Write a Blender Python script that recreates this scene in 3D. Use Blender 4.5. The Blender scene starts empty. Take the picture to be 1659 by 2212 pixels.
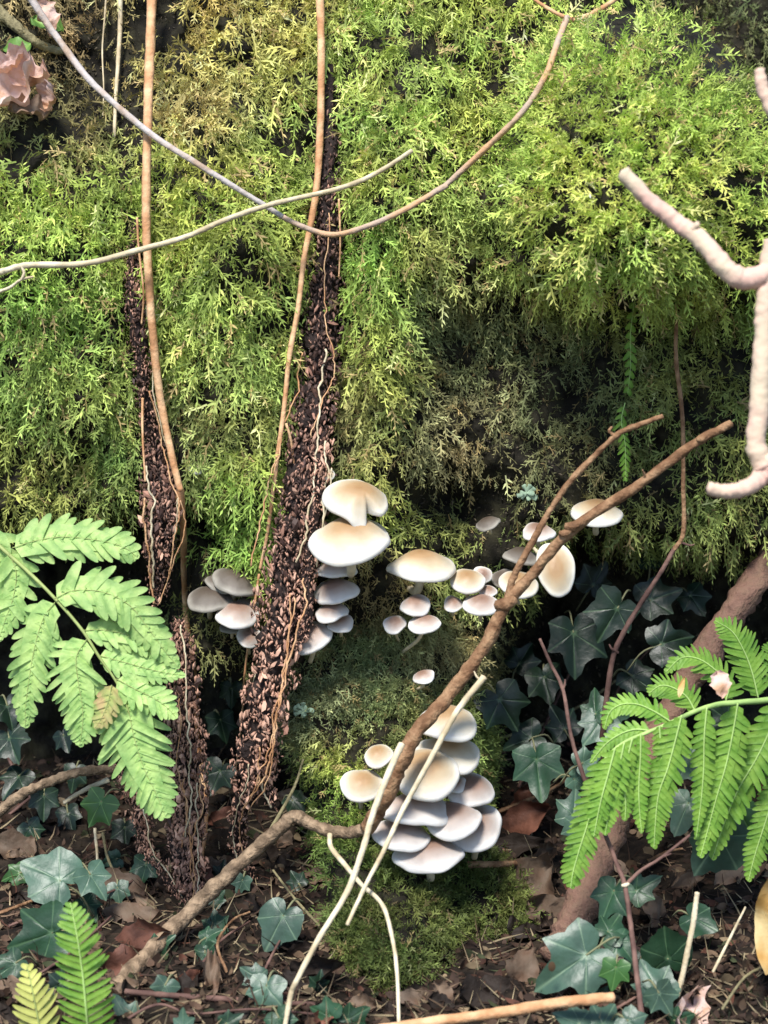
import bpy, math, random
import numpy as np
from mathutils import Vector

# ------------------------------------------------------------------ camera, sky, sun, exposure
sc = bpy.context.scene
COL = sc.collection
rng = np.random.default_rng(7)
random.seed(7)
D = 2.0                      # metres from the lens to the face of the stump
FPX = 4000.0                 # focal length in picture units (picture is 1659 x 2212 units, 0.5 mm each at D)
PITCH = math.radians(15)
RIGHT = np.array([1.0, 0, 0])
FWD = np.array([0, math.cos(PITCH), -math.sin(PITCH)])
UP = np.array([0, math.sin(PITCH), math.cos(PITCH)])
CAM = np.array([0, 0, 0.55]) - D * FWD

cd = bpy.data.cameras.new('camera')
cam = bpy.data.objects.new('camera', cd)
COL.objects.link(cam)
cam.location = CAM
cam.rotation_euler = (math.radians(90) - PITCH, 0, 0)
cd.sensor_fit = 'VERTICAL'
cd.sensor_height = 36.0
cd.lens = 36.0 * FPX / 2212.0
cd.clip_start = 0.01
cd.clip_end = 200
cd.dof.use_dof = True
cd.dof.focus_distance = 2.0
cd.dof.aperture_fstop = (cd.lens / 1000.0) / 0.012
sc.camera = cam

SUN_EL, SUN_AZ = math.radians(62), math.radians(202)      # high, from behind and a little left of the camera
w = bpy.data.worlds.new('World')
sc.world = w
w.use_nodes = True
nt = w.node_tree
bg = nt.nodes['Background']
sky = nt.nodes.new('ShaderNodeTexSky')
sky.sky_type = 'NISHITA'
sky.sun_disc = False
sky.sun_elevation = SUN_EL
sky.sun_rotation = SUN_AZ
sky.dust_density = 0.6
nt.links.new(sky.outputs[0], bg.inputs[0])
bg.inputs[1].default_value = 0.05
sl = bpy.data.lights.new('sun', 'SUN')
sl.energy = 1.5
sl.angle = math.radians(14)
sl.color = (1.0, 0.965, 0.91)
so = bpy.data.objects.new('sun', sl)
COL.objects.link(so)
sdir = Vector((math.sin(SUN_AZ) * math.cos(SUN_EL), math.cos(SUN_AZ) * math.cos(SUN_EL), math.sin(SUN_EL)))
so.rotation_euler = sdir.to_track_quat('Z', 'Y').to_euler()
so.location = sdir * 6
vs = sc.view_settings
vs.view_transform = 'Standard'
vs.look = 'None'
vs.gamma = 1
vs.exposure = 2.08
vs.use_curve_mapping = False

# ------------------------------------------------------------------ mapping and noise helpers
def P(px, py, d):
    px = np.asarray(px, float); py = np.asarray(py, float); d = np.asarray(d, float)
    z = (D + d)[..., None]
    return CAM + z * (FWD + RIGHT * ((px - 829.5) / FPX)[..., None] + UP * ((1106 - py) / FPX)[..., None])

def P1(px, py, d):
    return P(np.array(px), np.array(py), np.array(d))

def _hash(ix, iy, s):
    h = (ix.astype(np.int64) * 374761393 + iy.astype(np.int64) * 668265263 + s * 982451653) & 0x7fffffff
    h = (h ^ (h >> 13)) * 1274126177 & 0x7fffffff
    return ((h ^ (h >> 16)) & 0xffff) / 65535.0

def vnoise(x, y, s=0):
    ix = np.floor(x); iy = np.floor(y)
    fx = x - ix; fy = y - iy
    fx = fx * fx * (3 - 2 * fx); fy = fy * fy * (3 - 2 * fy)
    a = _hash(ix, iy, s); b = _hash(ix + 1, iy, s); c = _hash(ix, iy + 1, s); d = _hash(ix + 1, iy + 1, s)
    return (a * (1 - fx) + b * fx) * (1 - fy) + (c * (1 - fx) + d * fx) * fy

def fbm(x, y, s=0, o=4):
    v = 0; a = 0.5; t = 0
    for k in range(o):
        v = v + a * vnoise(x, y, s + k * 17); t += a
        x = x * 2.03; y = y * 2.03; a *= 0.5
    return v / t - 0.5

def ss(a, b, x):
    t = np.clip((x - a) / (b - a), 0, 1)
    return t * t * (3 - 2 * t)

def G(px, py, cx, cy, rx, ry):
    return np.exp(-(((px - cx) / rx) ** 2 + ((py - cy) / ry) ** 2))

# ------------------------------------------------------------------ the form of the stump face and of the ground
XL = ([900, 1050, 1420, 1490, 1700, 1850, 2000, 2120, 2300], [380, 385, 400, 585, 665, 680, 690, 740, 900])
XR = ([1000, 1100, 1250, 1350, 1450, 1550, 1700, 1800, 1850, 1950, 2050, 2120, 2300],
      [1300, 1230, 1150, 1090, 1050, 1045, 1050, 1050, 1110, 1165, 1200, 1160, 1000])
YO = ([-500, 0, 200, 380, 700, 1000, 1200, 1400, 1659, 2200], [1130, 1120, 1110, 1075, 1060, 1070, 1120, 1160, 1180, 1200])

def surf(px, py, fine=True):
    px = np.asarray(px, float); py = np.asarray(py, float)
    d = 0.055 * np.clip((420 - py) / 420, 0, 2.2)
    d = d - 0.065 * G(px, py, 110, 640, 190, 330) - 0.06 * G(px, py, 480, 600, 130, 340) - 0.045 * G(px, py, 860, 330, 110, 300)
    d = d - 0.03 * G(px, py, 815, 780, 50, 180) + 0.03 * G(px, py, 190, 130, 150, 120) - 0.04 * G(px, py, 20, 170, 90, 100)
    q = ((px - 1370) / 275) ** 2 + ((py - 348) / 318) ** 2
    qq = ((px - 1560) / 200) ** 2 + ((py - 470) / 190) ** 2
    bul = np.maximum(np.sqrt(np.clip(1.02 - q, 0, 1)), 0.62 * np.sqrt(np.clip(1.0 - qq, 0, 1)))
    d = d - 0.21 * bul
    d = d + 0.26 * ss(1330, 1480, px) * ss(460, 300, py) * (bul < 0.05)
    d = d + 0.06 * ss(860, 1010, px) * ss(560, 720, py) - 0.05 * G(px, py, 1580, 860, 120, 240)
    d = d - 0.045 * G(px, py, 540, 1090, 45, 110)
    # bark pocket behind the middle caps, and the hollows left and right of the foot
    d = d + 0.07 * G(px, py, 960, 1080, 110, 60) + 0.10 * G(px, py, 470, 1120, 60, 55)
    xl = np.interp(py, *XL); xr = np.interp(py, *XR); yo = np.interp(px, *YO)
    ins = ss(xl - 35, xl + 45, px) * ss(xr + 35, xr - 45, px)
    below = ss(yo - 25, yo + 80, py)
    d = d + 0.36 * (1 - ins) * below
    # the foot swelling towards the viewer
    d = d + np.interp(py, [1000, 1150, 1450, 1650, 1800, 1880, 2000, 2100, 2160, 2300],
                      [0, 0.04, 0.03, 0.0, 0.0, -0.07, -0.13, -0.165, -0.17, -0.1]) * ins * below
    mid = (xl + xr) / 2; hw = (xr - xl) / 2
    d = d + 0.03 * np.clip(((px - mid) / hw) ** 2, 0, 1.5) * ins * ss(1550, 1750, py)
    # far out of frame the stump rounds away
    d = d + 0.9 * ss(-150, -520, px) + 0.9 * ss(1900, 2250, px) + 0.5 * ss(-150, -500, py)
    if fine:
        d = d + 0.05 * fbm(px / 170, py / 170, 3) + 0.036 * fbm(px / 48, py / 48, 9, 3)
    return d

G0 = P1(829, 2212, -0.25)
G1 = P1(829, 1650, 0.35)
GSL = (G1[2] - G0[2]) / (G1[1] - G0[1])

def ground_z(x, y, fine=True):
    z = G0[2] + GSL * np.clip(y - G0[1], -2.5, 3.0)
    if fine:
        z = z + 0.05 * fbm(x * 4, y * 4, 31) + 0.02 * fbm(x * 22, y * 22, 41, 3)
    return z

def gdep(px, py):
    px = np.asarray(px, float); py = np.asarray(py, float)
    dv = FWD + RIGHT * ((px - 829.5) / FPX)[..., None] + UP * ((1106 - py) / FPX)[..., None]
    den = dv[..., 2] - GSL * dv[..., 1]
    z = (G0[2] + GSL * (CAM[1] - G0[1]) - CAM[2]) / den
    z = np.where(den < -1e-4, z, 99.0)
    q = CAM + z[..., None] * dv
    dz = ground_z(q[..., 0], q[..., 1]) - (G0[2] + GSL * (q[..., 1] - G0[1]))
    return np.where(z < 50, z + dz / np.where(den < -1e-4, den, -1), 99.0) - D

def base(px, py):
    return np.minimum(surf(px, py), gdep(px, py))

# ------------------------------------------------------------------ object helpers
def mesh(name, verts, faces, smooth=True, cols=None, attrs=None):
    me = bpy.data.meshes.new(name)
    me.from_pydata([tuple(v) for v in verts], [], faces)
    if cols is not None:
        a = me.color_attributes.new('col', 'FLOAT_COLOR', 'POINT')
        c = np.ones((len(verts), 4), np.float32); c[:, :3] = cols
        a.data.foreach_set('color', c.ravel())
    for k, v in (attrs or {}).items():
        a = me.attributes.new(k, 'FLOAT', 'POINT')
        a.data.foreach_set('value', np.asarray(v, np.float32))
    if smooth:
        me.polygons.foreach_set('use_smooth', [True] * len(me.polygons))
    return me

def fastmesh(name, V, F, C=None, smooth=False):
    """V (n,3), F (m,k) constant k, C (n,3)"""
    me = bpy.data.meshes.new(name)
    n, (m, k) = len(V), F.shape
    me.vertices.add(n); me.vertices.foreach_set('co', np.ascontiguousarray(V, np.float32).ravel())
    me.loops.add(m * k); me.loops.foreach_set('vertex_index', np.ascontiguousarray(F, np.int32).ravel())
    me.polygons.add(m)
    me.polygons.foreach_set('loop_start', np.arange(0, m * k, k, dtype=np.int32))
    if smooth:
        me.polygons.foreach_set('use_smooth', np.ones(m, bool))
    if C is not None:
        a = me.color_attributes.new('col', 'FLOAT_COLOR', 'POINT')
        c = np.ones((n, 4), np.float32); c[:, :3] = C
        a.data.foreach_set('color', c.ravel())
    me.update(calc_edges=True)
    return me

def link(name, me, m=None, parent=None, loc=None):
    o = bpy.data.objects.new(name, me)
    COL.objects.link(o)
    if m is not None and me is not None and not me.materials:
        me.materials.append(m)
    if parent is not None:
        o.parent = parent
    if loc is not None:
        o.location = loc
    return o

def tag(o, label, cat, group=None):
    o['label'] = label; o['category'] = cat
    if group: o['group'] = group
    return o

def thing(name, label, cat, loc, group=None):
    return tag(link(name, None, None, None, tuple(loc)), label, cat, group)

def off(V, o):
    return np.asarray(V, float) - np.asarray(o, float)

# ------------------------------------------------------------------ materials
MATS = {}
def mat(name, c=(0.5, 0.5, 0.5), attr=False, rough=0.8, spec=0.3, nscale=40, namt=0.3, c2=None, transl=0.0, bump=0.0, bscale=150,
        randv=0.0, stretch=None, fac_attr=None, ramp=None, sss=0.0):
    m = bpy.data.materials.new(name); MATS[name] = m
    m.use_nodes = True
    N, L = m.node_tree.nodes, m.node_tree.links
    b = N['Principled BSDF']; out = N['Material Output']
    tc = N.new('ShaderNodeTexCoord')
    co = tc.outputs['Object']
    if stretch:
        mp = N.new('ShaderNodeMapping'); mp.inputs['Scale'].default_value = stretch
        L.new(co, mp.inputs[0]); co = mp.outputs[0]
    if attr:
        at = N.new('ShaderNodeAttribute'); at.attribute_name = 'col'; cs = at.outputs['Color']
    elif ramp:
        at = N.new('ShaderNodeAttribute'); at.attribute_name = fac_attr
        nz0 = N.new('ShaderNodeTexNoise'); nz0.inputs['Scale'].default_value = 35; nz0.inputs['Detail'].default_value = 3
        L.new(co, nz0.inputs['Vector'])
        ad = N.new('ShaderNodeMath'); ad.operation = 'MULTIPLY_ADD'; ad.inputs[1].default_value = 0.34; ad.inputs[2].default_value = -0.17
        L.new(nz0.outputs['Fac'], ad.inputs[0])
        ad2 = N.new('ShaderNodeMath'); ad2.operation = 'ADD'
        L.new(at.outputs['Fac'], ad2.inputs[0]); L.new(ad.outputs[0], ad2.inputs[1])
        r = N.new('ShaderNodeValToRGB')
        while len(r.color_ramp.elements) < len(ramp): r.color_ramp.elements.new(0.5)
        for e, (p, cc) in zip(r.color_ramp.elements, ramp):
            e.position = p; e.color = (*cc, 1)
        L.new(ad2.outputs[0], r.inputs[0]); cs = r.outputs[0]
    else:
        rgb = N.new('ShaderNodeRGB'); rgb.outputs[0].default_value = (*c, 1); cs = rgb.outputs[0]
    nz = N.new('ShaderNodeTexNoise'); nz.inputs['Scale'].default_value = nscale; nz.inputs['Detail'].default_value = 5
    L.new(co, nz.inputs['Vector'])
    if c2 is not None:
        mx = N.new('ShaderNodeMix'); mx.data_type = 'RGBA'
        rr = N.new('ShaderNodeMapRange'); rr.inputs[1].default_value = 0.4; rr.inputs[2].default_value = 0.62
        L.new(nz.outputs['Fac'], rr.inputs[0]); L.new(rr.outputs[0], mx.inputs[0])
        L.new(cs, mx.inputs[6]); mx.inputs[7].default_value = (*c2, 1); cs = mx.outputs[2]
    hv = N.new('ShaderNodeHueSaturation')
    mr = N.new('ShaderNodeMapRange'); mr.inputs[1].default_value = 0.25; mr.inputs[2].default_value = 0.75
    mr.inputs[3].default_value = 1 - namt; mr.inputs[4].default_value = 1 + namt
    L.new(nz.outputs['Fac'], mr.inputs[0])
    v = mr.outputs[0]
    if randv:
        oi = N.new('ShaderNodeObjectInfo')
        m2 = N.new('ShaderNodeMapRange'); m2.inputs[3].default_value = 1 - randv; m2.inputs[4].default_value = 1 + randv
        L.new(oi.outputs['Random'], m2.inputs[0])
        mu = N.new('ShaderNodeMath'); mu.operation = 'MULTIPLY'
        L.new(v, mu.inputs[0]); L.new(m2.outputs[0], mu.inputs[1]); v = mu.outputs[0]
    L.new(v, hv.inputs['Value']); L.new(cs, hv.inputs['Color'])
    cs = hv.outputs[0]
    if fac_attr == 'vein' and not ramp:
        at = N.new('ShaderNodeAttribute'); at.attribute_name = 'vein'
        mx = N.new('ShaderNodeMix'); mx.data_type = 'RGBA'
        L.new(at.outputs['Fac'], mx.inputs[0]); L.new(cs, mx.inputs[6])
        mx.inputs[7].default_value = (min(1, c[0] * 2.4 + 0.05), min(1, c[1] * 1.8 + 0.08), c[2] * 1.8 + 0.04, 1); cs = mx.outputs[2]
    L.new(cs, b.inputs['Base Color'])
    b.inputs['Roughness'].default_value = rough
    b.inputs['Specular IOR Level'].default_value = spec
    if sss:
        b.inputs['Subsurface Weight'].default_value = sss
        b.inputs['Subsurface Radius'].default_value = (0.012, 0.008, 0.005)
        b.inputs['Subsurface Scale'].default_value = 0.5
    if bump:
        n2 = N.new('ShaderNodeTexNoise'); n2.inputs['Scale'].default_value = bscale; n2.inputs['Detail'].default_value = 6
        L.new(co, n2.inputs['Vector'])
        bp = N.new('ShaderNodeBump'); bp.inputs['Strength'].default_value = bump; bp.inputs['Distance'].default_value = 0.004
        L.new(n2.outputs['Fac'], bp.inputs['Height']); L.new(bp.outputs[0], b.inputs['Normal'])
    if transl:
        t = N.new('ShaderNodeBsdfTranslucent'); L.new(cs, t.inputs[0])
        ms = N.new('ShaderNodeMixShader'); ms.inputs[0].default_value = transl
        L.new(b.outputs[0], ms.inputs[1]); L.new(t.outputs[0], ms.inputs[2]); L.new(ms.outputs[0], out.inputs[0])
    return m

mat('soil', (0.012, 0.009, 0.007), nscale=60, namt=0.5, rough=0.95, spec=0.15, bump=0.8, bscale=120, c2=(0.022, 0.016, 0.011))
mat('rotten_wood', (0.012, 0.010, 0.007), nscale=50, namt=0.5, rough=0.9, spec=0.2, bump=0.8, bscale=140, c2=(0.022, 0.02, 0.011))
mat('moss', attr=True, nscale=90, namt=0.25, rough=0.7, spec=0.3, transl=0.2)
mat('litter', attr=True, nscale=120, namt=0.35, rough=0.75, spec=0.25, transl=0.12)
mat('fern', (0.15, 0.33, 0.04), c2=(0.21, 0.36, 0.055), nscale=60, namt=0.25, rough=0.5, spec=0.35, transl=0.35, fac_attr='vein', randv=0.1, bump=0.25, bscale=200)
mat('fern_pale', (0.27, 0.47, 0.14), c2=(0.40, 0.55, 0.19), nscale=75, namt=0.25, rough=0.55, spec=0.3, transl=0.3, fac_attr='vein', randv=0.08, bump=0.3, bscale=220)
mat('fern_yellow', (0.50, 0.52, 0.14), nscale=60, namt=0.3, rough=0.6, spec=0.3, transl=0.35, fac_attr='vein')
mat('fern_scorched', (0.34, 0.42, 0.13), nscale=70, namt=0.2, rough=0.6, transl=0.3, c2=(0.45, 0.32, 0.16), fac_attr='vein')
mat('fern_rachis', (0.30, 0.36, 0.12), nscale=80, namt=0.2, rough=0.6)
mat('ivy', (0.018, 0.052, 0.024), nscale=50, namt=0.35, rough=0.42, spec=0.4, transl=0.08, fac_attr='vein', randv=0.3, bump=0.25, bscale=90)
mat('ivy_blue', (0.045, 0.088, 0.058), nscale=50, namt=0.35, rough=0.42, spec=0.45, transl=0.06, fac_attr='vein', randv=0.25, bump=0.25, bscale=90)  # paler, bluer ivy; the sky's reflection is partly put into the colour
mat('ivy_dark', (0.007, 0.020, 0.010), nscale=50, namt=0.3, rough=0.42, spec=0.4, transl=0.05, fac_attr='vein', randv=0.3, bump=0.25, bscale=90)  # same ivy, its colour darkened to paint in the shade of the hollows
mat('ivy_fresh', (0.045, 0.12, 0.03), nscale=50, namt=0.25, rough=0.4, spec=0.4, transl=0.2, fac_attr='vein', randv=0.2)
mat('petiole', (0.17, 0.17, 0.09), nscale=60, namt=0.3)
mat('twig_grey', (0.52, 0.47, 0.44), nscale=50, namt=0.3, c2=(0.30, 0.22, 0.16), bump=0.5, bscale=160)
mat('twig_orange', (0.52, 0.26, 0.12), nscale=45, namt=0.25, c2=(0.60, 0.38, 0.21), bump=0.5, bscale=160)
mat('twig_tan', (0.50, 0.38, 0.29), nscale=24, namt=0.25, c2=(0.50, 0.29, 0.155), bump=0.5, bscale=160)
mat('twig_brown', (0.21, 0.105, 0.05), nscale=80, namt=0.4, c2=(0.27, 0.16, 0.085), bump=0.9, bscale=200)
mat('twig_dark', (0.10, 0.052, 0.042), nscale=40, namt=0.35, c2=(0.16, 0.09, 0.07), bump=0.4)
mat('twig_olive', (0.22, 0.19, 0.10), nscale=75, namt=0.5, bump=1.0)
mat('straw', (0.52, 0.42, 0.26), nscale=40, namt=0.25, c2=(0.62, 0.54, 0.38), bump=0.3, bscale=220)
mat('pale_wood', (0.66, 0.53, 0.38), nscale=22, namt=0.22, c2=(0.56, 0.36, 0.29), bump=0.5, bscale=90)
mat('root_bark', (0.22, 0.12, 0.085), nscale=90, namt=0.45, c2=(0.15, 0.09, 0.06), bump=1.0, bscale=200)
mat('stick_bark', (0.17, 0.115, 0.07), nscale=90, namt=0.45, c2=(0.27, 0.19, 0.12), bump=1.0, bscale=200)
mat('strip_core', (0.022, 0.013, 0.011), nscale=60, namt=0.5, bump=1.0, bscale=160)
mat('flake_dark', (0.065, 0.035, 0.028), nscale=80, namt=0.4, randv=0.5, rough=0.6)
mat('flake_mid', (0.26, 0.135, 0.095), nscale=80, namt=0.35, randv=0.4, rough=0.65)
mat('flake_pale', (0.52, 0.31, 0.22), nscale=80, namt=0.3, randv=0.3, rough=0.7)
mat('flake_mix', attr=True, nscale=80, namt=0.35, rough=0.7)
CAPR = [(0.0, (0.30, 0.175, 0.08)), (0.35, (0.37, 0.24, 0.125)), (0.62, (0.48, 0.385, 0.255)), (0.84, (0.62, 0.56, 0.44)), (1.0, (0.68, 0.66, 0.60))]
CAPG = [(0.0, (0.19, 0.11, 0.075)), (0.38, (0.27, 0.175, 0.13)), (0.66, (0.42, 0.34, 0.29)), (0.88, (0.60, 0.55, 0.50)), (1.0, (0.67, 0.65, 0.61))]
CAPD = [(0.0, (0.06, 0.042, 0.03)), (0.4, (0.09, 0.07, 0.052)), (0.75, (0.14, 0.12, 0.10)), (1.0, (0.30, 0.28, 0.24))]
mat('cap_tan', ramp=CAPR, fac_attr='rad', nscale=60, namt=0.07, rough=0.5, spec=0.35, sss=0.15, bump=0.12, bscale=160)
mat('cap_pink', ramp=CAPG, fac_attr='rad', nscale=60, namt=0.08, rough=0.5, spec=0.35, sss=0.15, bump=0.12, bscale=160)
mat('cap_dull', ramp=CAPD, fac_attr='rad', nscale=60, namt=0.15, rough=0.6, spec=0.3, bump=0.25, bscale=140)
mat('gills', (0.42, 0.36, 0.28), nscale=60, namt=0.2)
mat('stipe', (0.60, 0.52, 0.36), nscale=70, namt=0.2)
mat('dead_tan', (0.21, 0.15, 0.105), nscale=45, namt=0.35, rough=0.7, transl=0.15, randv=0.35, c2=(0.13, 0.078, 0.05), bump=0.4)
mat('dead_red', (0.085, 0.034, 0.022), nscale=45, namt=0.4, rough=0.65, transl=0.1, randv=0.3, c2=(0.15, 0.062, 0.04), bump=0.4)
mat('dead_dark', (0.028, 0.019, 0.014), nscale=45, namt=0.4, rough=0.75, transl=0.08, randv=0.4, bump=0.5)
mat('dead_pink', (0.76, 0.56, 0.50), nscale=40, namt=0.25, rough=0.6, transl=0.15, c2=(0.48, 0.28, 0.17), bump=0.5)
mat('dead_ochre', (0.62, 0.36, 0.11), nscale=30, namt=0.25, rough=0.55, transl=0.2, c2=(0.55, 0.42, 0.20), bump=0.3)
mat('fern_rib', (0.36, 0.52, 0.16), nscale=60, namt=0.2)
mat('green_leaf', (0.17, 0.33, 0.07), nscale=50, namt=0.2, rough=0.45, transl=0.3, fac_attr='vein')
mat('lichen', (0.24, 0.33, 0.23), nscale=90, namt=0.35, rough=0.9)
mat('bruise', (0.05, 0.028, 0.012), nscale=60, namt=0.3)

# ------------------------------------------------------------------ ground (structure)
def build_ground():
    xs = np.concatenate([np.linspace(-9, -0.9, 28, endpoint=False), np.linspace(-0.9, 0.9, 200), np.linspace(0.9, 9, 29)[1:]])
    ys = np.concatenate([np.linspace(-9, -0.7, 24, endpoint=False), np.linspace(-0.7, 1.0, 190), np.linspace(1.0, 9, 26)[1:]])
    X, Y = np.meshgrid(xs, ys)
    V = np.stack([X, Y, ground_z(X, Y)], -1).reshape(-1, 3)
    nx, ny = len(xs), len(ys)
    i = np.arange(ny - 1)[:, None] * nx + np.arange(nx - 1)[None]
    F = np.stack([i, i + 1, i + nx + 1, i + nx], -1).reshape(-1, 4)
    o = link('ground', fastmesh('ground', V, F, smooth=True), MATS['soil'])
    o['kind'] = 'structure'
build_ground()

# ------------------------------------------------------------------ mossy stump: wood + moss
STUMP = thing('mossy_stump', 'huge old tree stump thickly covered in green moss with dark hollows at its foot', 'tree stump', P1(829, 1900, 0.25))
SO = np.array(STUMP.location)

def build_wood():
    pxs = np.arange(-640, 2360, 9.0); pys = np.arange(-600, 2330, 9.0)
    X, Y = np.meshgrid(pxs, pys)
    V = P(X, Y, surf(X, Y)).reshape(-1, 3)
    nx, ny = len(pxs), len(pys)
    i = np.arange(ny - 1)[:, None] * nx + np.arange(nx - 1)[None]
    F = np.stack([i, i + nx, i + nx + 1, i + 1], -1).reshape(-1, 4)
    # close the back so the stump is a solid body
    ring = np.concatenate([np.arange(nx), np.arange(1, ny) * nx + nx - 1, (ny - 1) * nx + np.arange(nx - 2, -1, -1), np.arange(ny - 2, 0, -1) * nx])
    B = V[ring] + np.array([0, 0.8, 0.0]); n0 = len(V)
    c = len(V) + len(B)
    V = np.concatenate([V, B, B.mean(0, keepdims=True) + [0, 0.2, 0]])
    k = np.arange(len(ring)); k2 = (k + 1) % len(ring)
    F2 = np.stack([ring[k], ring[k2], n0 + k2, n0 + k], -1)
    F3 = np.stack([n0 + k, n0 + k2, np.full_like(k, c), np.full_like(k, c)], -1)
    me = bpy.data.meshes.new('rotten_wood')
    me.from_pydata([tuple(v) for v in V - SO], [], [tuple(f) for f in F.tolist()] + [tuple(f) for f in F2.tolist()] + [tuple(f[:3]) for f in F3.tolist()])
    me.polygons.foreach_set('use_smooth', [True] * len(me.polygons))
    link('rotten_wood', me, MATS['rotten_wood'], STUMP)
build_wood()

# moss regions: cx, cy, rx, ry, colour, shoot length (units), density
REG = [
    (480, 90, 190, 150, (0.33, 0.29, 0.10), 24, 0.95), (470, 230, 110, 60, (0.32, 0.27, 0.15), 22, 0.7),
    (600, 250, 110, 110, (0.17, 0.26, 0.055), 26, 1.0), (430, 480, 130, 170, (0.24, 0.29, 0.06), 27, 1.0),
    (480, 700, 140, 160, (0.22, 0.28, 0.075), 27, 1.0), (110, 600, 190, 200, (0.17, 0.27, 0.055), 26, 1.0),
    (60, 450, 120, 100, (0.24, 0.31, 0.06), 25, 1.0), (110, 850, 180, 130, (0.15, 0.22, 0.06), 24, 1.0),
    (120, 290, 140, 70, (0.20, 0.19, 0.09), 22, 0.55), (60, 1010, 120, 80, (0.16, 0.19, 0.05), 22, 0.9),
    (860, 150, 130, 170, (0.21, 0.29, 0.07), 26, 1.0), (900, 330, 130, 120, (0.25, 0.31, 0.07), 27, 1.0),
    (800, 560, 70, 80, (0.19, 0.32, 0.06), 24, 1.0), (1000, 100, 120, 120, (0.23, 0.29, 0.065), 25, 1.0),
    (1390, 330, 250, 260, (0.28, 0.40, 0.075), 22, 1.35), (1300, 560, 170, 70, (0.30, 0.40, 0.085), 27, 1.3),
    (1200, 200, 70, 120, (0.24, 0.31, 0.07), 24, 1.1), (1420, 110, 120, 60, (0.22, 0.36, 0.08), 22, 1.2),
    (950, 500, 130, 110, (0.16, 0.20, 0.065), 24, 1.0), (820, 780, 50, 190, (0.18, 0.24, 0.055), 26, 1.0),
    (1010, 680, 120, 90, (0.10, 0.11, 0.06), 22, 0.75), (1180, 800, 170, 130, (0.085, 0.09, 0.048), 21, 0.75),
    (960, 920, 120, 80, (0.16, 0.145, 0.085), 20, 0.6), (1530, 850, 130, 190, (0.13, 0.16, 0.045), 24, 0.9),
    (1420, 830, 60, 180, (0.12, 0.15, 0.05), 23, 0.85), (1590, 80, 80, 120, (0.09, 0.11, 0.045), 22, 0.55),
    (545, 1100, 50, 120, (0.20, 0.30, 0.065), 30, 1.3), (760, 900, 60, 70, (0.20, 0.18, 0.09), 22, 0.7),
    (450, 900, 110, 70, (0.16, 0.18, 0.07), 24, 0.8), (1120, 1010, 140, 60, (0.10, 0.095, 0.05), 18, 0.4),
    (1550, 1100, 140, 80, (0.14, 0.17, 0.05), 24, 0.8), (480, 1420, 100, 60, (0.12, 0.13, 0.055), 17, 0.7),
    (800, 1290, 60, 60, (0.19, 0.16, 0.085), 18, 0.6), (790, 1420, 130, 60, (0.10, 0.13, 0.065), 17, 0.9),
    (700, 1540, 70, 70, (0.11, 0.14, 0.09), 16, 0.8), (800, 1600, 80, 50, (0.12, 0.15, 0.06), 16, 0.95),
    (730, 1660, 60, 70, (0.19, 0.25, 0.05), 15, 1.1), (980, 1400, 70, 40, (0.22, 0.18, 0.10), 17, 0.5),
    (900, 1960, 240, 130, (0.12, 0.16, 0.042), 17, 1.3), (1000, 2080, 140, 70, (0.14, 0.18, 0.05), 17, 1.2),
    (760, 1850, 80, 60, (0.15, 0.21, 0.045), 16, 1.2), (200, 60, 140, 90, (0.13, 0.10, 0.06), 20, 0.6), (150, 200, 90, 90, (0.16, 0.12, 0.07), 20, 0.6),
    (700, 2010, 40, 90, (0.11, 0.15, 0.05), 16, 1.0),
]
BARE = [(960, 1075, 130, 50), (470, 1110, 70, 40), (1010, 1345, 60, 30), (330, 1130, 90, 60), (330, 60, 60, 90), (230, 150, 60, 90), (300, 250, 45, 60),
        (480, 1280, 90, 55), (640, 1300, 90, 110), (1060, 1200, 70, 60), (940, 1700, 80, 90)]

STRIPX = [([712, 713, 711, 706, 702, 698, 690, 675, 665], [140, 250, 400, 520, 650, 740, 820, 900, 1000], [12, 20, 32, 38, 42, 48, 46, 46, 50]),
          ([297, 290, 292, 302, 312, 328, 345], [460, 560, 650, 750, 850, 950, 1060], [9, 22, 26, 24, 22, 26, 42])]

def moss_fields(px, py):
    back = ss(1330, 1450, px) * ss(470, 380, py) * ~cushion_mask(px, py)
    wsum = np.full_like(px, 0.02); C = np.ones(px.shape + (3,)) * np.array([0.15, 0.19, 0.06]) * 0.02
    Ln = wsum * 22.0; dn = wsum * 0.8
    for cx, cy, rx, ry, c, ln, de in REG:
        g = G(px, py, cx, cy, rx, ry)
        wsum += g; C += g[..., None] * np.array(c); Ln += g * ln; dn += g * de
    C /= wsum[..., None]; Ln /= wsum; dn /= wsum
    C = C * (1 - back[..., None]) + np.array([0.075, 0.09, 0.042]) * back[..., None]; dn = dn * (1 - 0.45 * back)  # shade behind the cushion put into the moss colour
    for cx, cy, rx, ry in BARE:
        dn = dn * (1 - 0.93 * np.clip(1.25 * G(px, py, cx, cy, rx, ry), 0, 1))
    for sx, sy, sw in STRIPX:
        c = np.interp(py, sy, sx); hw = np.interp(py, sy, sw)
        dn = dn * np.where((py > sy[0]) & (py < sy[-1]), ss(hw * 0.75, hw * 1.25 + 6, np.abs(px - c)), 1.0)
    xl = np.interp(py, *XL); xr = np.interp(py, *XR); yo = np.interp(px, *YO)
    ins = ss(xl - 25, xl + 10, px) * ss(xr + 25, xr - 10, px)
    dn = dn * (1 - (1 - ins) * ss(yo + 5, yo + 60, py))
    return C, Ln, dn

def norm(v):
    return v / np.maximum(np.linalg.norm(v, axis=-1, keepdims=True), 1e-9)

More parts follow.
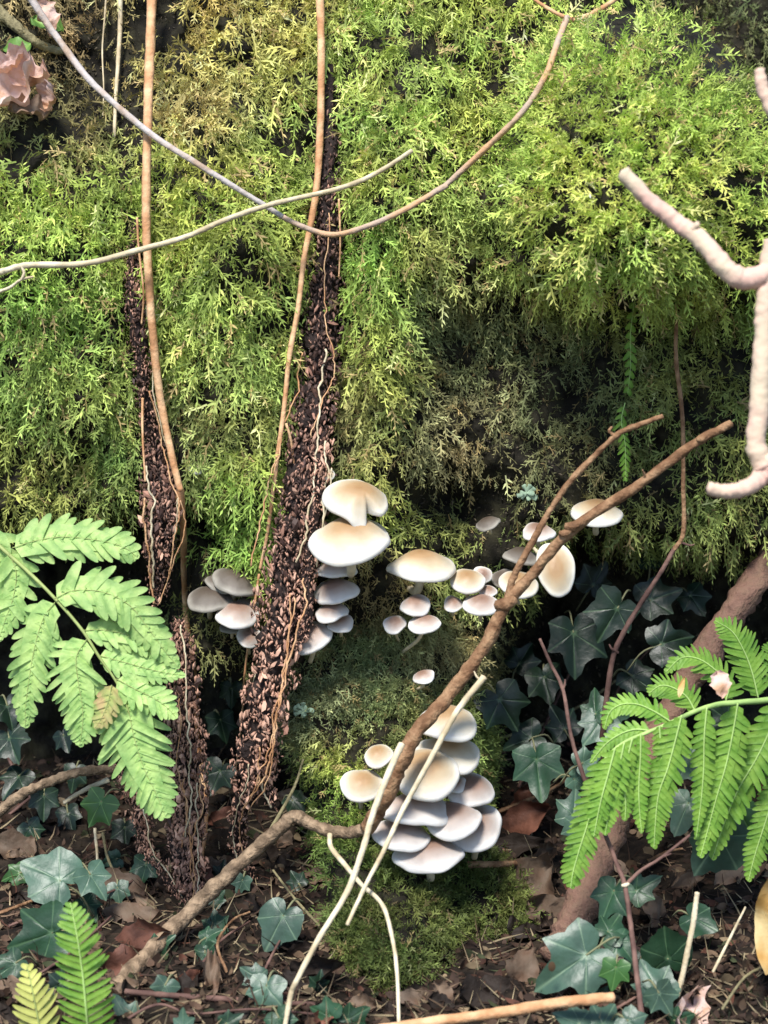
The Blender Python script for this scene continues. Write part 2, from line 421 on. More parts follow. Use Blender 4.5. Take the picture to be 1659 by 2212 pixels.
def shoots(px, py, C, Ln, outw, down, spread, seed, nl=6, lift=0.0):
    """feathery moss shoots, one curved stem with pointed leaflets each; returns V, F, C"""
    r = np.random.default_rng(seed); n = len(px)
    h = 4.0
    d0 = surf(px, py)
    p0 = P(px, py, d0)
    tx = P(px + h, py, surf(px + h, py)) - P(px - h, py, surf(px - h, py))
    ty = P(px, py + h, surf(px, py + h)) - P(px, py - h, surf(px, py - h))
    nr = norm(np.cross(norm(ty), norm(tx)))
    nr = np.where((nr @ FWD)[:, None] > 0, -nr, nr)
    nr = norm(nr * 0.75 - FWD * 0.35)
    a = norm(nr * outw[:, None] + np.array([0, 0, -1.0]) * down[:, None] + r.normal(0, 1, (n, 3)) * spread)
    s = norm(np.cross(a, r.normal(0, 1, (n, 3)) * 0.9 - FWD * 1.1))
    nn = np.cross(a, s)
    L = (Ln * 0.00074 * r.uniform(0.45, 1.4, n))[:, None]
    p0 = p0 + nr * (r.uniform(-0.25, 0.8, n)[:, None] * L + lift)
    g = np.array([0, 0, -1.0])
    sag = (0.25 + 0.35 * r.random(n))[:, None] * np.clip(down, 0.25, 1)[:, None]
    def pos(t): return p0 + L * (a * t + g * sag * t * t + nn * 0.12 * np.sin(3 * t))
    V = []; nv = 0; F = []; CC = []
    wst = 0.04
    st = [pos(0.0) - s * L * wst, pos(0.0) + s * L * wst, pos(0.5) + s * L * wst, pos(0.5) - s * L * wst, pos(1.0), pos(1.0) + s * L * 0.01]
    V += st; CC += [C * 0.75] * 2 + [C * 0.95] * 2 + [C * 1.15] * 2  # stem bases darkened in colour so gaps look shaded; old growth browns too
    F += [(0, 1, 2), (0, 2, 3), (3, 2, 4)]
    nv = 6
    for k in range(nl):
        t = 0.18 + 0.8 * k / (nl - 1) if nl > 1 else 0.5
        sd = 1 if k % 2 else -1
        le = L * (0.5 * (1 - 0.5 * t) * r.uniform(0.7, 1.3, n)[:, None])
        dr = norm(a * 0.75 + g * sag * t + s * sd * r.uniform(0.45, 0.95, n)[:, None] + nn * r.normal(0, 0.4, (n, 1)))
        if k == nl - 1:
            dr = norm(a + g * 2 * sag + r.normal(0, 0.15, (n, 3)))
        b = pos(t)
        wv = norm(np.cross(dr, nn) + 1e-6) * le * 0.125
        V += [b, b + dr * le * 0.4 + wv, b + dr * le, b + dr * le * 0.4 - wv]
        cv = C * r.uniform(0.8, 1.2, (n, 1))
        CC += [cv * 0.9, cv, cv * 1.15, cv]
        F += [(nv, nv + 1, nv + 2), (nv, nv + 2, nv + 3)]
        nv += 4
    V = np.stack(V, 1); CC = np.stack(CC, 1)
    F = np.array(F)[None] + (np.arange(n) * nv)[:, None, None]
    return V.reshape(-1, 3), F.reshape(-1, 3), np.clip(CC.reshape(-1, 3), 0.003, 0.8)

def cushion_mask(px, py):
    q = ((px - 1370) / 275) ** 2 + ((py - 348) / 318) ** 2
    qq = ((px - 1560) / 200) ** 2 + ((py - 470) / 190) ** 2
    return (q < 1.03) | (qq < 1.0)

def build_moss(N=122000, M=42000):
    r = np.random.default_rng(11)
    px = np.concatenate([r.uniform(-110, 1770, N), r.uniform(560, 1230, M)]); py = np.concatenate([r.uniform(-130, 2190, N), r.uniform(1330, 2190, M)])
    N = N + M
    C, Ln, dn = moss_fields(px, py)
    clump = fbm(px / 38, py / 38, 77, 3) + 0.5 * fbm(px / 120, py / 120, 78, 2)
    keep = (r.random(N) < dn * np.clip(0.82 + 3.6 * clump, 0.06, 1.5)) & (gdep(px, py) > surf(px, py) - 0.01)
    px, py, C, Ln, clump = px[keep], py[keep], C[keep], Ln[keep], clump[keep]
    n = len(px)
    hue = fbm(px / 70, py / 70, 88, 3)
    val = r.lognormal(0, 0.25, n)
    C = C * (val * (1 + 0.8 * hue))[:, None]
    C[:, 0] *= 1 + 0.5 * fbm(px / 90, py / 90, 99, 3)
    pal = r.random(n) < 0.035
    C[pal] = C[pal] * 0.5 + np.array([0.20, 0.22, 0.13]) * r.uniform(0.6, 1.3, (int(pal.sum()), 1))
    dead = r.random(n) < 0.07
    C[dead] = C[dead].mean(1, keepdims=True) * np.array([1.5, 1.15, 0.6])
    cm = cushion_mask(px, py); foot = py > 1480
    gry = C.mean(1, keepdims=True)
    C = (C * 0.85 + gry * 0.15) * np.array([2.02, 1.94, 1.4])
    C = np.clip(C * np.where(py > 1780, 0.52, 1.0)[:, None], 0, 0.78)  # shade painted in: foot moss darkened against the sun on its upper side
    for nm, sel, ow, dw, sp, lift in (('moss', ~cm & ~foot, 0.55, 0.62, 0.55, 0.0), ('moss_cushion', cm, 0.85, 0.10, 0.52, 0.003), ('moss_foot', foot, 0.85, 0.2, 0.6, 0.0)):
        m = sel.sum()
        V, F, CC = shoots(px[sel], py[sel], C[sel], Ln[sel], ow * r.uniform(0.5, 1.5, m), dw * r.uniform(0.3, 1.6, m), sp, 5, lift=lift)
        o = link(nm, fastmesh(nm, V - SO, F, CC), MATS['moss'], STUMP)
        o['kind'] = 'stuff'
build_moss()

# ------------------------------------------------------------------ tubes and twigs
def spline(pts, n):
    p = np.asarray(pts, float)
    if len(p) == 2:
        t = np.linspace(0, 1, n)[:, None]; return p[0] * (1 - t) + p[1] * t
    q = np.vstack([2 * p[0] - p[1], p, 2 * p[-1] - p[-2]])
    seg = len(p) - 1; out = []
    for u in np.linspace(0, seg - 1e-6, n):
        i = int(u); t = u - i
        a, b, c, d = q[i], q[i + 1], q[i + 2], q[i + 3]
        out.append(0.5 * ((2 * b) + (c - a) * t + (2 * a - 5 * b + 4 * c - d) * t * t + (3 * b - a - 3 * c + d) * t ** 3))
    return np.array(out)

def frames(C):
    T = norm(np.gradient(C, axis=0))
    ref = np.array([0.2, -1, 0.3]); ref = norm(ref - T[0] * (ref @ T[0]))
    Ns = []
    for t in T:
        ref = norm(ref - t * (ref @ t)); Ns.append(ref)
    Ns = np.array(Ns)
    return T, Ns, np.cross(T, Ns)

def tube_geo(C, R, sides=8, lump=0.12, seed=0, flat=1.0):
    r = np.random.default_rng(seed)
    C = np.asarray(C); n = len(C); R = np.asarray(R, float)
    T, Nn, B = frames(C)
    ang = np.linspace(0, 2 * math.pi, sides, endpoint=False)
    k = 1 + lump * (vnoise(np.arange(n)[:, None] * 0.45 + seed, np.arange(sides)[None] * 0.8 + np.zeros((n, 1)), seed) * 2 - 1) + lump * 0.5 * (vnoise(np.arange(n)[:, None] * 0.21 + seed * 3.1, np.zeros((n, 1)) + 0.5, seed + 5) * 2 - 1) + lump * 0.15 * r.normal(0, 0.4, (n, 1))
    rr = R[:, None] * k
    V = C[:, None] + rr[..., None] * (np.cos(ang)[None, :, None] * Nn[:, None] * flat + np.sin(ang)[None, :, None] * B[:, None])
    V = V.reshape(-1, 3)
    F = []
    for i in range(n - 1):
        for j in range(sides):
            j2 = (j + 1) % sides
            F.append((i * sides + j, i * sides + j2, (i + 1) * sides + j2, (i + 1) * sides + j))
    V = np.vstack([V, C[0] - T[0] * R[0] * 0.35, C[-1] + T[-1] * R[-1] * 0.35])
    a, b = len(V) - 2, len(V) - 1
    for j in range(sides):
        j2 = (j + 1) % sides
        F.append((a, j2, j)); F.append((b, (n - 1) * sides + j, (n - 1) * sides + j2))
    return V, F

def hug(pts, off_=0.01, win=5, n=60):
    """pts (px,py[,d]); d missing -> lies on the surfaces behind it, smoothed"""
    xy = spline([(p[0], p[1]) for p in pts], n)
    if len(pts[0]) > 2:
        d = spline([(p[2], 0) for p in pts], n)[:, 0]
    else:
        b = base(xy[:, 0], xy[:, 1]) - off_
        m = np.array([b[max(0, i - win):i + win + 1].min() for i in range(n)])
        k = max(1, win); pad = np.pad(m, k, mode='edge')
        d = np.convolve(pad, np.ones(2 * k + 1) / (2 * k + 1), 'valid')
    return P(xy[:, 0], xy[:, 1], d)

def twig_part(name, pts, w0, w1, m, parent, off_=0.01, win=6, n=60, sides=8, lump=0.12, seed=1, flat=1.0, wid=None):
    C = hug(pts, off_, win, n)
    dd = (C - CAM) @ FWD / D
    W = np.interp(np.linspace(0, 1, n), np.linspace(0, 1, len(wid)), wid) if wid else np.linspace(w0, w1, n)
    V, F = tube_geo(C, W * 0.5 * 0.0005 * dd, sides, lump, seed, flat)
    return link(name, mesh(name, off(V, parent.location), F), MATS[m], parent), C

def twig(name, label, cat, m, paths, off_=0.012, win=6, lump=0.12, group=None, seed=1, parts=None, sides=8, flat=1.0):
    """paths: list of (points, w0, w1) - first is the stem, others the side shoots"""
    C0 = hug(paths[0][0], off_, win, 8)
    low = C0[np.argmin(C0[:, 2])]
    t = thing(name, label, cat, low, group)
    for i, p in enumerate(paths):
        nm = (parts or ['stem'] + ['side_shoot'] * 20)[i]
        mm = p[3] if len(p) > 3 else m
        twig_part(nm, p[0], p[1], p[2], mm, t, off_, win, max(16, int(len(p[0]) * 15)), sides, lump, seed + i * 7, flat)
    return t

def knots(t, pts, m):
    r = np.random.default_rng(int(pts[0][0]))
    for px, py, d, s in pts:
        c = P1(px, py, d); Cn = np.stack([c - RIGHT * s * 0.0004, c, c + RIGHT * s * 0.0004 + UP * s * 0.0002])
        V, F = tube_geo(Cn, np.array([0.5, 0.8, 0.4]) * s * 0.00034, 7, 0.25, int(px))
        link('knot', mesh('knot', off(V, t.location), F), MATS[m], t)

# hanging vines over the moss
twig('hanging_vine', 'long grey vine sagging in a deep curve across the moss and rising to a fork', 'vine', 'twig_grey',
     [([(40, -60), (75, 10), (130, 90), (200, 180), (320, 285), (420, 350), (500, 400), (560, 437), (610, 468)], 17, 12),
      ([(605, 466), (660, 492), (720, 507), (790, 490), (870, 455), (965, 400)], 12, 13, 'twig_tan'),
      ([(960, 403), (1050, 320), (1130, 240), (1180, 160), (1205, 90), (1225, 38)], 13, 14, 'twig_tan'),
      ([(1225, 40), (1190, 22), (1150, -5), (1110, -50)], 10, 6, 'twig_orange'),
      ([(1220, 44), (1260, 38), (1300, 18), (1340, -10), (1370, -40)], 14, 9, 'twig_orange')],
     0.06, 14, parts=['stem', 'stem', 'stem', 'fork', 'fork'])
twig('crossing_vine', 'pale thin vine crossing over the sagging vine, its free tip on the moss', 'vine', 'straw',
     [([(-60, 603), (0, 588), (60, 573), (180, 570), (300, 540), (400, 512), (500, 470), (600, 438), (740, 405), (820, 370), (890, 325)], 15, 10),
      ([(46, 575), (52, 590), (46, 604)], 7, 6), ([(-20, 636), (20, 622), (46, 604), (72, 598)], 9, 5)], 0.055, 12, seed=3)
twig('straw_stem', 'thin cream dry stem hanging beside the reddish vine at the top of the stump', 'dry stem', 'straw',
     [([(258, -60), (260, 40), (256, 120), (250, 210), (247, 295)], 12, 7)], 0.012, 8, seed=5)
twig('root_thread', 'hair-thin whitish root thread hanging next to the cream dry stem', 'root', 'straw',
     [([(232, -50), (226, 40), (221, 110), (224, 190), (222, 250)], 4.5, 2.5)], 0.012, 8, seed=6)
twig('mossy_branch', 'short grey-green branch end poking in above the pink curled leaf', 'branch', 'twig_olive',
     [([(-60, -20), (0, 26), (40, 62), (80, 92), (118, 108), (150, 110)], 30, 14)], 0.02, 8, lump=0.2, seed=8)
t = twig('ivy_root_vine', 'straight orange-brown vine running down the moss past the pale fern to the litter', 'vine', 'twig_orange',
     [([(328, -60), (326, 60), (320, 220), (316, 400), (318, 540), (330, 720), (345, 850), (370, 980), (390, 1060)], 22, 15),
      ([(390, 1058), (396, 1150), (398, 1250), (403, 1340), (412, 1400), (424, 1500), (428, 1600), (438, 1680), (446, 1760), (438, 1840), (428, 1880)], 15, 7),
      ([(388, 1060), (376, 1100), (366, 1150), (350, 1220)], 9, 4), ([(296, 470), (300, 540), (310, 630), (306, 700)], 5, 4),
      ([(308, 860), (308, 940), (314, 1040)], 6, 4), ([(402, 1335), (392, 1370), (380, 1400)], 7, 4), ([(378, 1480), (372, 1560), (368, 1640)], 5, 3)],
     0.03, 16, parts=['stem', 'stem', 'rootlet', 'rootlet', 'rootlet', 'rootlet', 'rootlet'], seed=9)
twig('orange_root_vine', 'bright orange vine slanting down along the dark crumbling bark strip', 'vine', 'twig_orange',
     [([(688, -60), (693, 60), (694, 180), (690, 320), (682, 420), (668, 500), (655, 570), (645, 660), (625, 770), (614, 880), (600, 980), (590, 1060), (578, 1150), (562, 1230)], 18, 7),
      ([(732, 430), (735, 520), (732, 600)], 4.5, 3), ([(618, 915), (630, 960), (640, 1060), (645, 1160), (650, 1230)], 6, 4), ([(560, 1240), (545, 1340), (530, 1440), (522, 1560), (505, 1700)], 6, 3)],
     0.03, 16, parts=['stem', 'rootlet', 'rootlet', 'rootlet'], seed=12)

# ------------------------------------------------------------------ crumbling bark strips
def flake_mesh(seed):
    r = np.random.default_rng(seed)
    a = np.linspace(0, 2 * math.pi, 6, endpoint=False)
    rim = np.stack([np.cos(a) * r.uniform(0.7, 1.1, 6), np.sin(a) * (0.5 if seed % 2 else 0.3) * r.uniform(0.6, 1.1, 6), r.normal(0, 0.14, 6)], 1)
    V = np.vstack([rim, [[0.05, 0, 0.33], [0, 0, -0.25]]])
    F = [(i, (i + 1) % 6, 6) for i in range(6)] + [((i + 1) % 6, i, 7) for i in range(6)]
    return V, F
FLK = [flake_mesh(100 + i) for i in range(8)]

def rot_rand(r, n, bias=None):
    a = r.normal(0, 1, (n, 3))
    if bias is not None: a = a + bias
    a = norm(a); b = norm(np.cross(a, r.normal(0, 1, (n, 3)))); c = np.cross(a, b)
    return np.stack([a, b, c], -1)          # columns = local axes

def strip(name, label, runs, nbig, nsmall, seed):
    """runs: list of (px,py,halfwidth,d|None,paleness)"""
    r = np.random.default_rng(seed)
    p = runs[0][-1]
    t = thing(name, label, 'bark strip', P1(p[0], p[1], p[3] if p[3] is not None else float(base(np.array(p[0]), np.array(p[1])))))
    O = np.array(t.location)
    pool = []
    for ri, run in enumerate(runs):
        n = 10 * len(run)
        A = spline([(q[0], q[1]) for q in run], n)
        hw = np.interp(np.linspace(0, len(run) - 1, n), range(len(run)), [q[2] for q in run])
        dd = np.interp(np.linspace(0, len(run) - 1, n), range(len(run)), [q[3] if q[3] is not None else float(surf(q[0], q[1], False)) - 0.016 for q in run])
        pa = np.interp(np.linspace(0, len(run) - 1, n), range(len(run)), [q[4] for q in run])
        Cc = P(A[:, 0], A[:, 1], dd)
        V, F = tube_geo(Cc, hw * 0.00034, 10, 0.5, seed + ri, flat=0.6)
        link('core', mesh('core', V - O, F), MATS['strip_core'], t)
        pool.append((A, hw, dd, pa, (hw.sum())))
        for q in range(9 if len(run) > 15 else 5 if len(run) > 7 else 1):
            a0 = int(r.integers(0, max(1, n - 30))); a1 = min(n, a0 + int(r.integers(24, 70)))
            f = r.uniform(-1, 1) + np.cumsum(r.normal(0, 0.05, a1 - a0))
            Cf = P(A[a0:a1, 0] + f * hw[a0:a1], A[a0:a1, 1], dd[a0:a1] - hw[a0:a1] * 0.00032 - 0.003)
            V, F = tube_geo(Cf, np.full(a1 - a0, 1) * r.uniform(0.0006, 0.0012), 5, 0.2, seed + q)
            link('rootlet', mesh('rootlet', V - O, F), MATS['twig_orange' if q % 3 else 'straw'], t)
    tot = sum(q[4] for q in pool)
    Vs, Cs, Fs = [], [], []; nv = 0
    meshes = {}
    for ri, (A, hw, dd, pa, wt) in enumerate(pool):
        for big in (True, False):
            m = int((nbig if big else nsmall) * wt / tot)
            i = r.choice(len(A), m, p=hw / hw.sum())
            f = r.uniform(-1, 1, m)
            x = A[i, 0] + f * hw[i] * (1.0 + 0.7 * fbm(A[i, 1] / 22, f * 1.5 + 3, seed, 2)) + r.normal(0, 4, m); y = A[i, 1] + r.uniform(-9, 9, m)
            bulge = np.sqrt(np.clip(1 - f * f, 0, 1)) * hw[i] * 0.0003
            pos = P(x, y, dd[i] - bulge - (0.002 if big else 0.0))
            sz = (r.uniform(8, 14, m) if big else r.uniform(3.5, 8.5, m)) * 0.0005 * np.clip(hw[i] / 25, 0.6, 1.15)
            R = rot_rand(r, m, -UP * 2.0)
            pale = np.clip(pa[i] * 1.2 - 0.08 + 0.16 * ss(1150, 1350, A[i, 1]) + r.normal(0, 0.36, m), 0, 1)
            for k in range(m):
                q = r.integers(8); fv, ff = FLK[q]
                if big:
                    mn = 'flake_dark' if pale[k] < 0.33 else 'flake_mid' if pale[k] < 0.66 else 'flake_pale'
                    if (q, mn) not in meshes:
                        me = mesh('bark_flake', fv, ff, smooth=False); me.materials.append(MATS[mn]); meshes[(q, mn)] = me
                    o = link('bark_flake', meshes[(q, mn)], None, t)
                    Rk = R[k]
                    from mathutils import Matrix
                    M = Matrix([[*(Rk[a] * sz[k]), 0] for a in range(3)] + [[0, 0, 0, 1]])
                    M.translation = Vector(pos[k] - O)
                    o.matrix_local = M
                else:
                    Vs.append(pos[k] - O + (fv * sz[k]) @ R[k].T)
                    c0 = np.array([0.05, 0.028, 0.023]) * (1 - pale[k]) + np.array([0.48, 0.27, 0.19]) * pale[k]
                    Cs.append(np.tile(c0 * r.uniform(0.6, 1.3), (8, 1)))
                    Fs.append(np.array(ff) + nv); nv += 8
    o = link('bark_crumbs', fastmesh('bark_crumbs', np.vstack(Vs), np.vstack(Fs), np.vstack(Cs)), MATS['flake_mix'], t)
    o['kind'] = 'stuff'
    return t

N_ = None
strip('bark_strip', 'wide crumbling bark strip, blackish above and pinkish brown below, hanging beside the bright orange vine',
      [[(712, 140, 9, N_, 0.1), (713, 250, 18, N_, 0.05), (711, 400, 30, N_, 0.05), (706, 520, 36, N_, 0.08), (702, 650, 40, N_, 0.08), (698, 740, 46, N_, 0.12), (690, 820, 44, N_, 0.2),
        (675, 900, 42, -0.035, 0.3), (665, 980, 46, -0.035, 0.3), (655, 1060, 54, -0.035, 0.3), (640, 1150, 56, -0.035, 0.38), (622, 1240, 58, -0.035, 0.5), (610, 1330, 60, -0.04, 0.58),
        (595, 1430, 52, -0.04, 0.62), (572, 1530, 52, -0.04, 0.68), (557, 1620, 52, -0.03, 0.62), (545, 1690, 40, -0.02, 0.6), (520, 1750, 22, 0, 0.6), (514, 1810, 22, 0.03, 0.7), (528, 1860, 17, 0.04, 0.75), (550, 1905, 6, 0.05, 0.75)],
       [(572, 1640, 22, -0.03, 0.6), (580, 1700, 18, -0.02, 0.7), (592, 1745, 7, -0.01, 0.7)],
       [(690, 930, 22, -0.04, 0.75), (695, 1010, 26, -0.05, 0.8), (685, 1090, 20, -0.05, 0.75), (668, 1200, 18, -0.05, 0.55), (663, 1310, 16, -0.05, 0.55), (650, 1380, 14, -0.05, 0.7)]], 280, 3300, 21)
strip('bark_strip', 'narrow crumbling brown bark strip behind the long orange-brown vine, ending above the pale fern',
      [[(297, 470, 8, N_, 0.4), (290, 560, 20, N_, 0.35), (292, 650, 24, N_, 0.4), (302, 750, 22, N_, 0.35), (312, 850, 20, N_, 0.35), (328, 950, 24, -0.02, 0.3), (345, 1040, 40, -0.02, 0.3),
        (350, 1100, 42, -0.02, 0.35), (348, 1180, 34, -0.015, 0.3), (342, 1260, 20, 0, 0.2), (338, 1305, 7, 0, 0.2)]], 110, 1500, 22)
strip('bark_strip', 'crumbling reddish-brown bark column standing in the litter right of the pale fern',
      [[(385, 1340, 14, -0.02, 0.35), (392, 1400, 28, -0.02, 0.35), (398, 1500, 33, -0.02, 0.4), (402, 1600, 42, -0.02, 0.55), (402, 1700, 48, -0.01, 0.6), (402, 1800, 44, 0.0, 0.6), (406, 1880, 34, 0.0, 0.65), (410, 1950, 22, 0.0, 0.65), (403, 2010, 22, -0.02, 0.6), (400, 2065, 8, -0.04, 0.7)],
       [(243, 1660, 8, 0.05, 0.5), (285, 1700, 22, 0.05, 0.55), (305, 1770, 22, 0.05, 0.65), (318, 1840, 20, 0.04, 0.65), (350, 1880, 14, 0.03, 0.65), (385, 1940, 10, 0.01, 0.7)]], 180, 2300, 23)

# ------------------------------------------------------------------ sticks and stems lower down
t = twig('forked_branch', 'brown forked branch leaning over the mushrooms and bending away across the leaf litter', 'branch', 'twig_brown',
     [([(1580, 914, -0.16), (1500, 958, -0.16), (1390, 1040, -0.16), (1240, 1140, -0.16), (1150, 1240, -0.15), (1092, 1308, -0.15), (1050, 1390, -0.15), (980, 1490, -0.15), (905, 1575, -0.16), (865, 1650, -0.16), (835, 1720, -0.15), (795, 1788, -0.12)], 18, 38),
      ([(1432, 899, -0.15), (1380, 918, -0.15), (1330, 942, -0.15), (1240, 1030, -0.15), (1190, 1100, -0.15), (1150, 1170, -0.15), (1110, 1245, -0.15), (1093, 1305, -0.15)], 11, 17),
      ([(800, 1785, -0.12), (760, 1798, -0.10), (715, 1795, -0.09), (670, 1780, -0.08), (635, 1764, -0.08), (600, 1795, -0.08)], 26, 30, 'stick_bark'),
      ([(610, 1784, -0.08), (540, 1846, -0.08), (470, 1910, -0.09), (400, 1980, -0.10), (320, 2060, -0.14), (240, 2150, -0.20), (190, 2230, -0.27)], 30, 44, 'stick_bark'),
      ([(1395, 1040, -0.16), (1392, 1025, -0.165), (1388, 1015, -0.17)], 8, 3), ([(1330, 942, -0.15), (1316, 932, -0.152), (1322, 922, -0.152)], 8, 6)],
     0.0, 0, lump=0.2, parts=['stem', 'fork', 'stem', 'stem', 'side_shoot', 'side_shoot'], seed=31)
knots(t, [(1240, 1138, -0.165, 22), (1222, 1152, -0.165, 16), (1092, 1306, -0.155, 26), (1518, 949, -0.165, 14), (1465, 985, -0.16, 14)], 'twig_brown')
twig('straw_stem', 'long cream straw leaning over the lower mushrooms and reaching down to the litter', 'dry stem', 'straw',
     [([(868, 1606, -0.19), (835, 1680, -0.20), (805, 1760, -0.21), (782, 1840, -0.22), (748, 1930, -0.23), (690, 2025, -0.25), (645, 2110, -0.27), (628, 2150, -0.27), (612, 2240, -0.28)], 15, 11)], seed=41)
twig('straw_stem', 'cream straw with a ragged upper end crossing the big tan mushroom cap', 'dry stem', 'straw',
     [([(1046, 1462, -0.18), (985, 1540, -0.19), (930, 1640, -0.20), (870, 1750, -0.20), (828, 1840, -0.21), (790, 1912, -0.22), (750, 1998, -0.24)], 14, 9),
      ([(1040, 1470, -0.18), (1030, 1462, -0.18), (1024, 1450, -0.178)], 6, 3)], seed=42)
twig('pale_root', 'thin pale crooked root dropping from the bent branch down over the mossy foot', 'root', 'straw',
     [([(712, 1803, -0.10), (716, 1832, -0.12), (745, 1868, -0.15), (780, 1910, -0.19), (826, 1955, -0.22), (848, 2030, -0.24), (858, 2110, -0.26), (862, 2235, -0.30)], 12, 8)], seed=43)
twig('dark_runner', 'thin dark stem hanging down the mossy wall into the hollow behind the green fern', 'stem', 'twig_dark',
     [([(1468, 600, -0.03), (1460, 760, -0.03), (1474, 900, -0.03), (1476, 1050, -0.03), (1476, 1150, -0.03), (1456, 1188, -0.03)], 9, 11, 'twig_brown'),
      ([(1460, 1180, -0.03), (1425, 1240, -0.03), (1380, 1310, -0.03), (1345, 1370, -0.03), (1322, 1430, -0.03), (1304, 1560, -0.02), (1296, 1640, 0)], 10, 13),
      ([(1472, 1172, -0.03), (1490, 1178, -0.03), (1500, 1176, -0.03)], 6, 3), ([(1335, 1410, -0.03), (1322, 1402, -0.035), (1316, 1392, -0.035)], 7, 4)], parts=['stem', 'stem', 'side_shoot', 'side_shoot'], seed=44)
t = twig('dark_seedling', 'thin dark purple seedling stem with one side shoot growing up from the ivy', 'stem', 'twig_dark',
     [([(1166, 1380, -0.12), (1190, 1435, -0.12), (1216, 1490, -0.12), (1234, 1590, -0.13), (1258, 1670, -0.14), (1295, 1770, -0.16), (1330, 1860, -0.19), (1350, 1915, -0.21), (1364, 2010, -0.24), (1376, 2110, -0.27), (1392, 2240, -0.30)], 7, 13),
      ([(1350, 1913, -0.21), (1385, 1880, -0.21), (1425, 1855, -0.21), (1490, 1804, -0.20)], 9, 6), ([(1216, 1490, -0.12), (1220, 1478, -0.12), (1221, 1468, -0.12)], 6, 4), ([(1434, 1850, -0.21), (1450, 1844, -0.21)], 5, 3)], seed=45)
knots(t, [(1351, 1913, -0.213, 9)], 'straw')
twig('tree_root', 'thick pinkish-brown root slanting down behind the green fern into the ivy', 'root', 'root_bark',
     [([(1720, 1120, 0.10), (1640, 1245, 0.08), (1560, 1360, 0.05), (1480, 1480, 0.03), (1400, 1620, 0.0), (1335, 1750, -0.04), (1290, 1870, -0.08), (1235, 2005, -0.12), (1200, 2075, -0.14)], 58, 72)], lump=0.28, sides=12, seed=46)
twig('straw_stem', 'short upright whitish straw standing among ivy near the ochre leaf', 'dry stem', 'straw',
     [([(1506, 1928, -0.20), (1498, 1990, -0.20), (1482, 2070, -0.20), (1464, 2152, -0.20)], 12, 13)], seed=47)
twig('orange_stick', 'smooth orange-brown stick lying along the bottom over the ivy', 'stick', 'twig_orange',
     [([(1326, 2154, -0.30), (1200, 2168, -0.30), (1050, 2192, -0.30), (900, 2212, -0.30), (760, 2236, -0.31)], 24, 24)], lump=0.14, seed=48)
twig('purple_stick', 'thin straight purplish-brown stick lying level across the dead grass', 'stick', 'twig_dark',
     [([(270, 2142, -0.22), (400, 2152, -0.22), (540, 2162, -0.22), (680, 2170, -0.22)], 13, 12)], seed=49)
twig('arched_branch', 'arched grey-brown branch running into the bark column below the pale fern', 'branch', 'stick_bark',
     [([(-40, 1800, 0.03), (0, 1752, 0.03), (50, 1714, 0.03), (110, 1688, 0.03), (170, 1668, 0.03), (250, 1662, 0.05)], 24, 20)], lump=0.2, seed=50)
twig('straw_stem', 'short pale straw lying just under the arched branch', 'dry stem', 'straw',
     [([(138, 1734, 0.05), (180, 1708, 0.05), (235, 1684, 0.05)], 9, 12)], seed=51)
twig('dry_grass_stem', 'thin olive grass stem leaning beside the foot of the wide bark strip', 'dry stem', 'twig_olive',
     [([(580, 1800, -0.02), (615, 1740, -0.01), (640, 1690, 0.0), (655, 1640, 0.0)], 9, 5)], seed=52)
for i, (pts, lab) in enumerate([
        ([(205, 1790), (210, 1850), (208, 1900)], 'thin olive stalk standing under the fresh ivy leaf'),
        ([(222, 1800), (232, 1850), (248, 1890)], 'slanting olive stalk next to the upright one under the fresh ivy leaf'),
        ([(0, 1972), (60, 1950), (130, 1922), (205, 1888)], 'pale straw lying between the two large left ivy leaves'),
        ([(330, 1880), (380, 1868), (420, 1858)], 'short cream straw at the base of the bark column'),
        ([(690, 2000), (640, 1945), (590, 1880)], 'bent pale stalk rising from litter beside the blue-green ivy leaf'),
        ([(490, 2100), (470, 2040), (500, 1990), (540, 1970)], 'crooked pale tendril curling up near the blue-green ivy leaf'),
        ([(1010, 1868), (1100, 1866), (1170, 1858)], 'brown twig with a broken pale end lying right of the mossy foot'),
        ([(1060, 1600), (1160, 1570), (1260, 1520), (1330, 1470)], 'faint brown twig lying in the dark right hollow'),
        ([(1060, 1760), (1180, 1710), (1260, 1660)], 'pale flat stalk lying behind the star-shaped ivy leaf'),
        ([(1540, 2100), (1580, 2020), (1610, 1960)], 'pale twiglet leaning towards the ochre leaf'),
        ([(1560, 2180), (1610, 2110), (1670, 2080)], 'whitish curved rootlet at the foot of the ochre leaf'),
        ([(1400, 1860), (1440, 1840), (1475, 1833)], 'thin yellow stalk below the hanging fern leaflets'),
        ([(620, 1380), (560, 1440), (545, 1500)], 'fine pale rootlet along the wide bark strip')]):
    twig('stalk', lab, 'stalk', ['straw', 'twig_olive', 'twig_brown'][i % 3 if i not in (6,) else 2],
         [([*pts], 9 if i in (2, 3, 8) else 7 if i != 6 else 16, 5 if i != 6 else 12)], 0.03 if i not in (12,) else 0.05, 10, seed=60 + i)

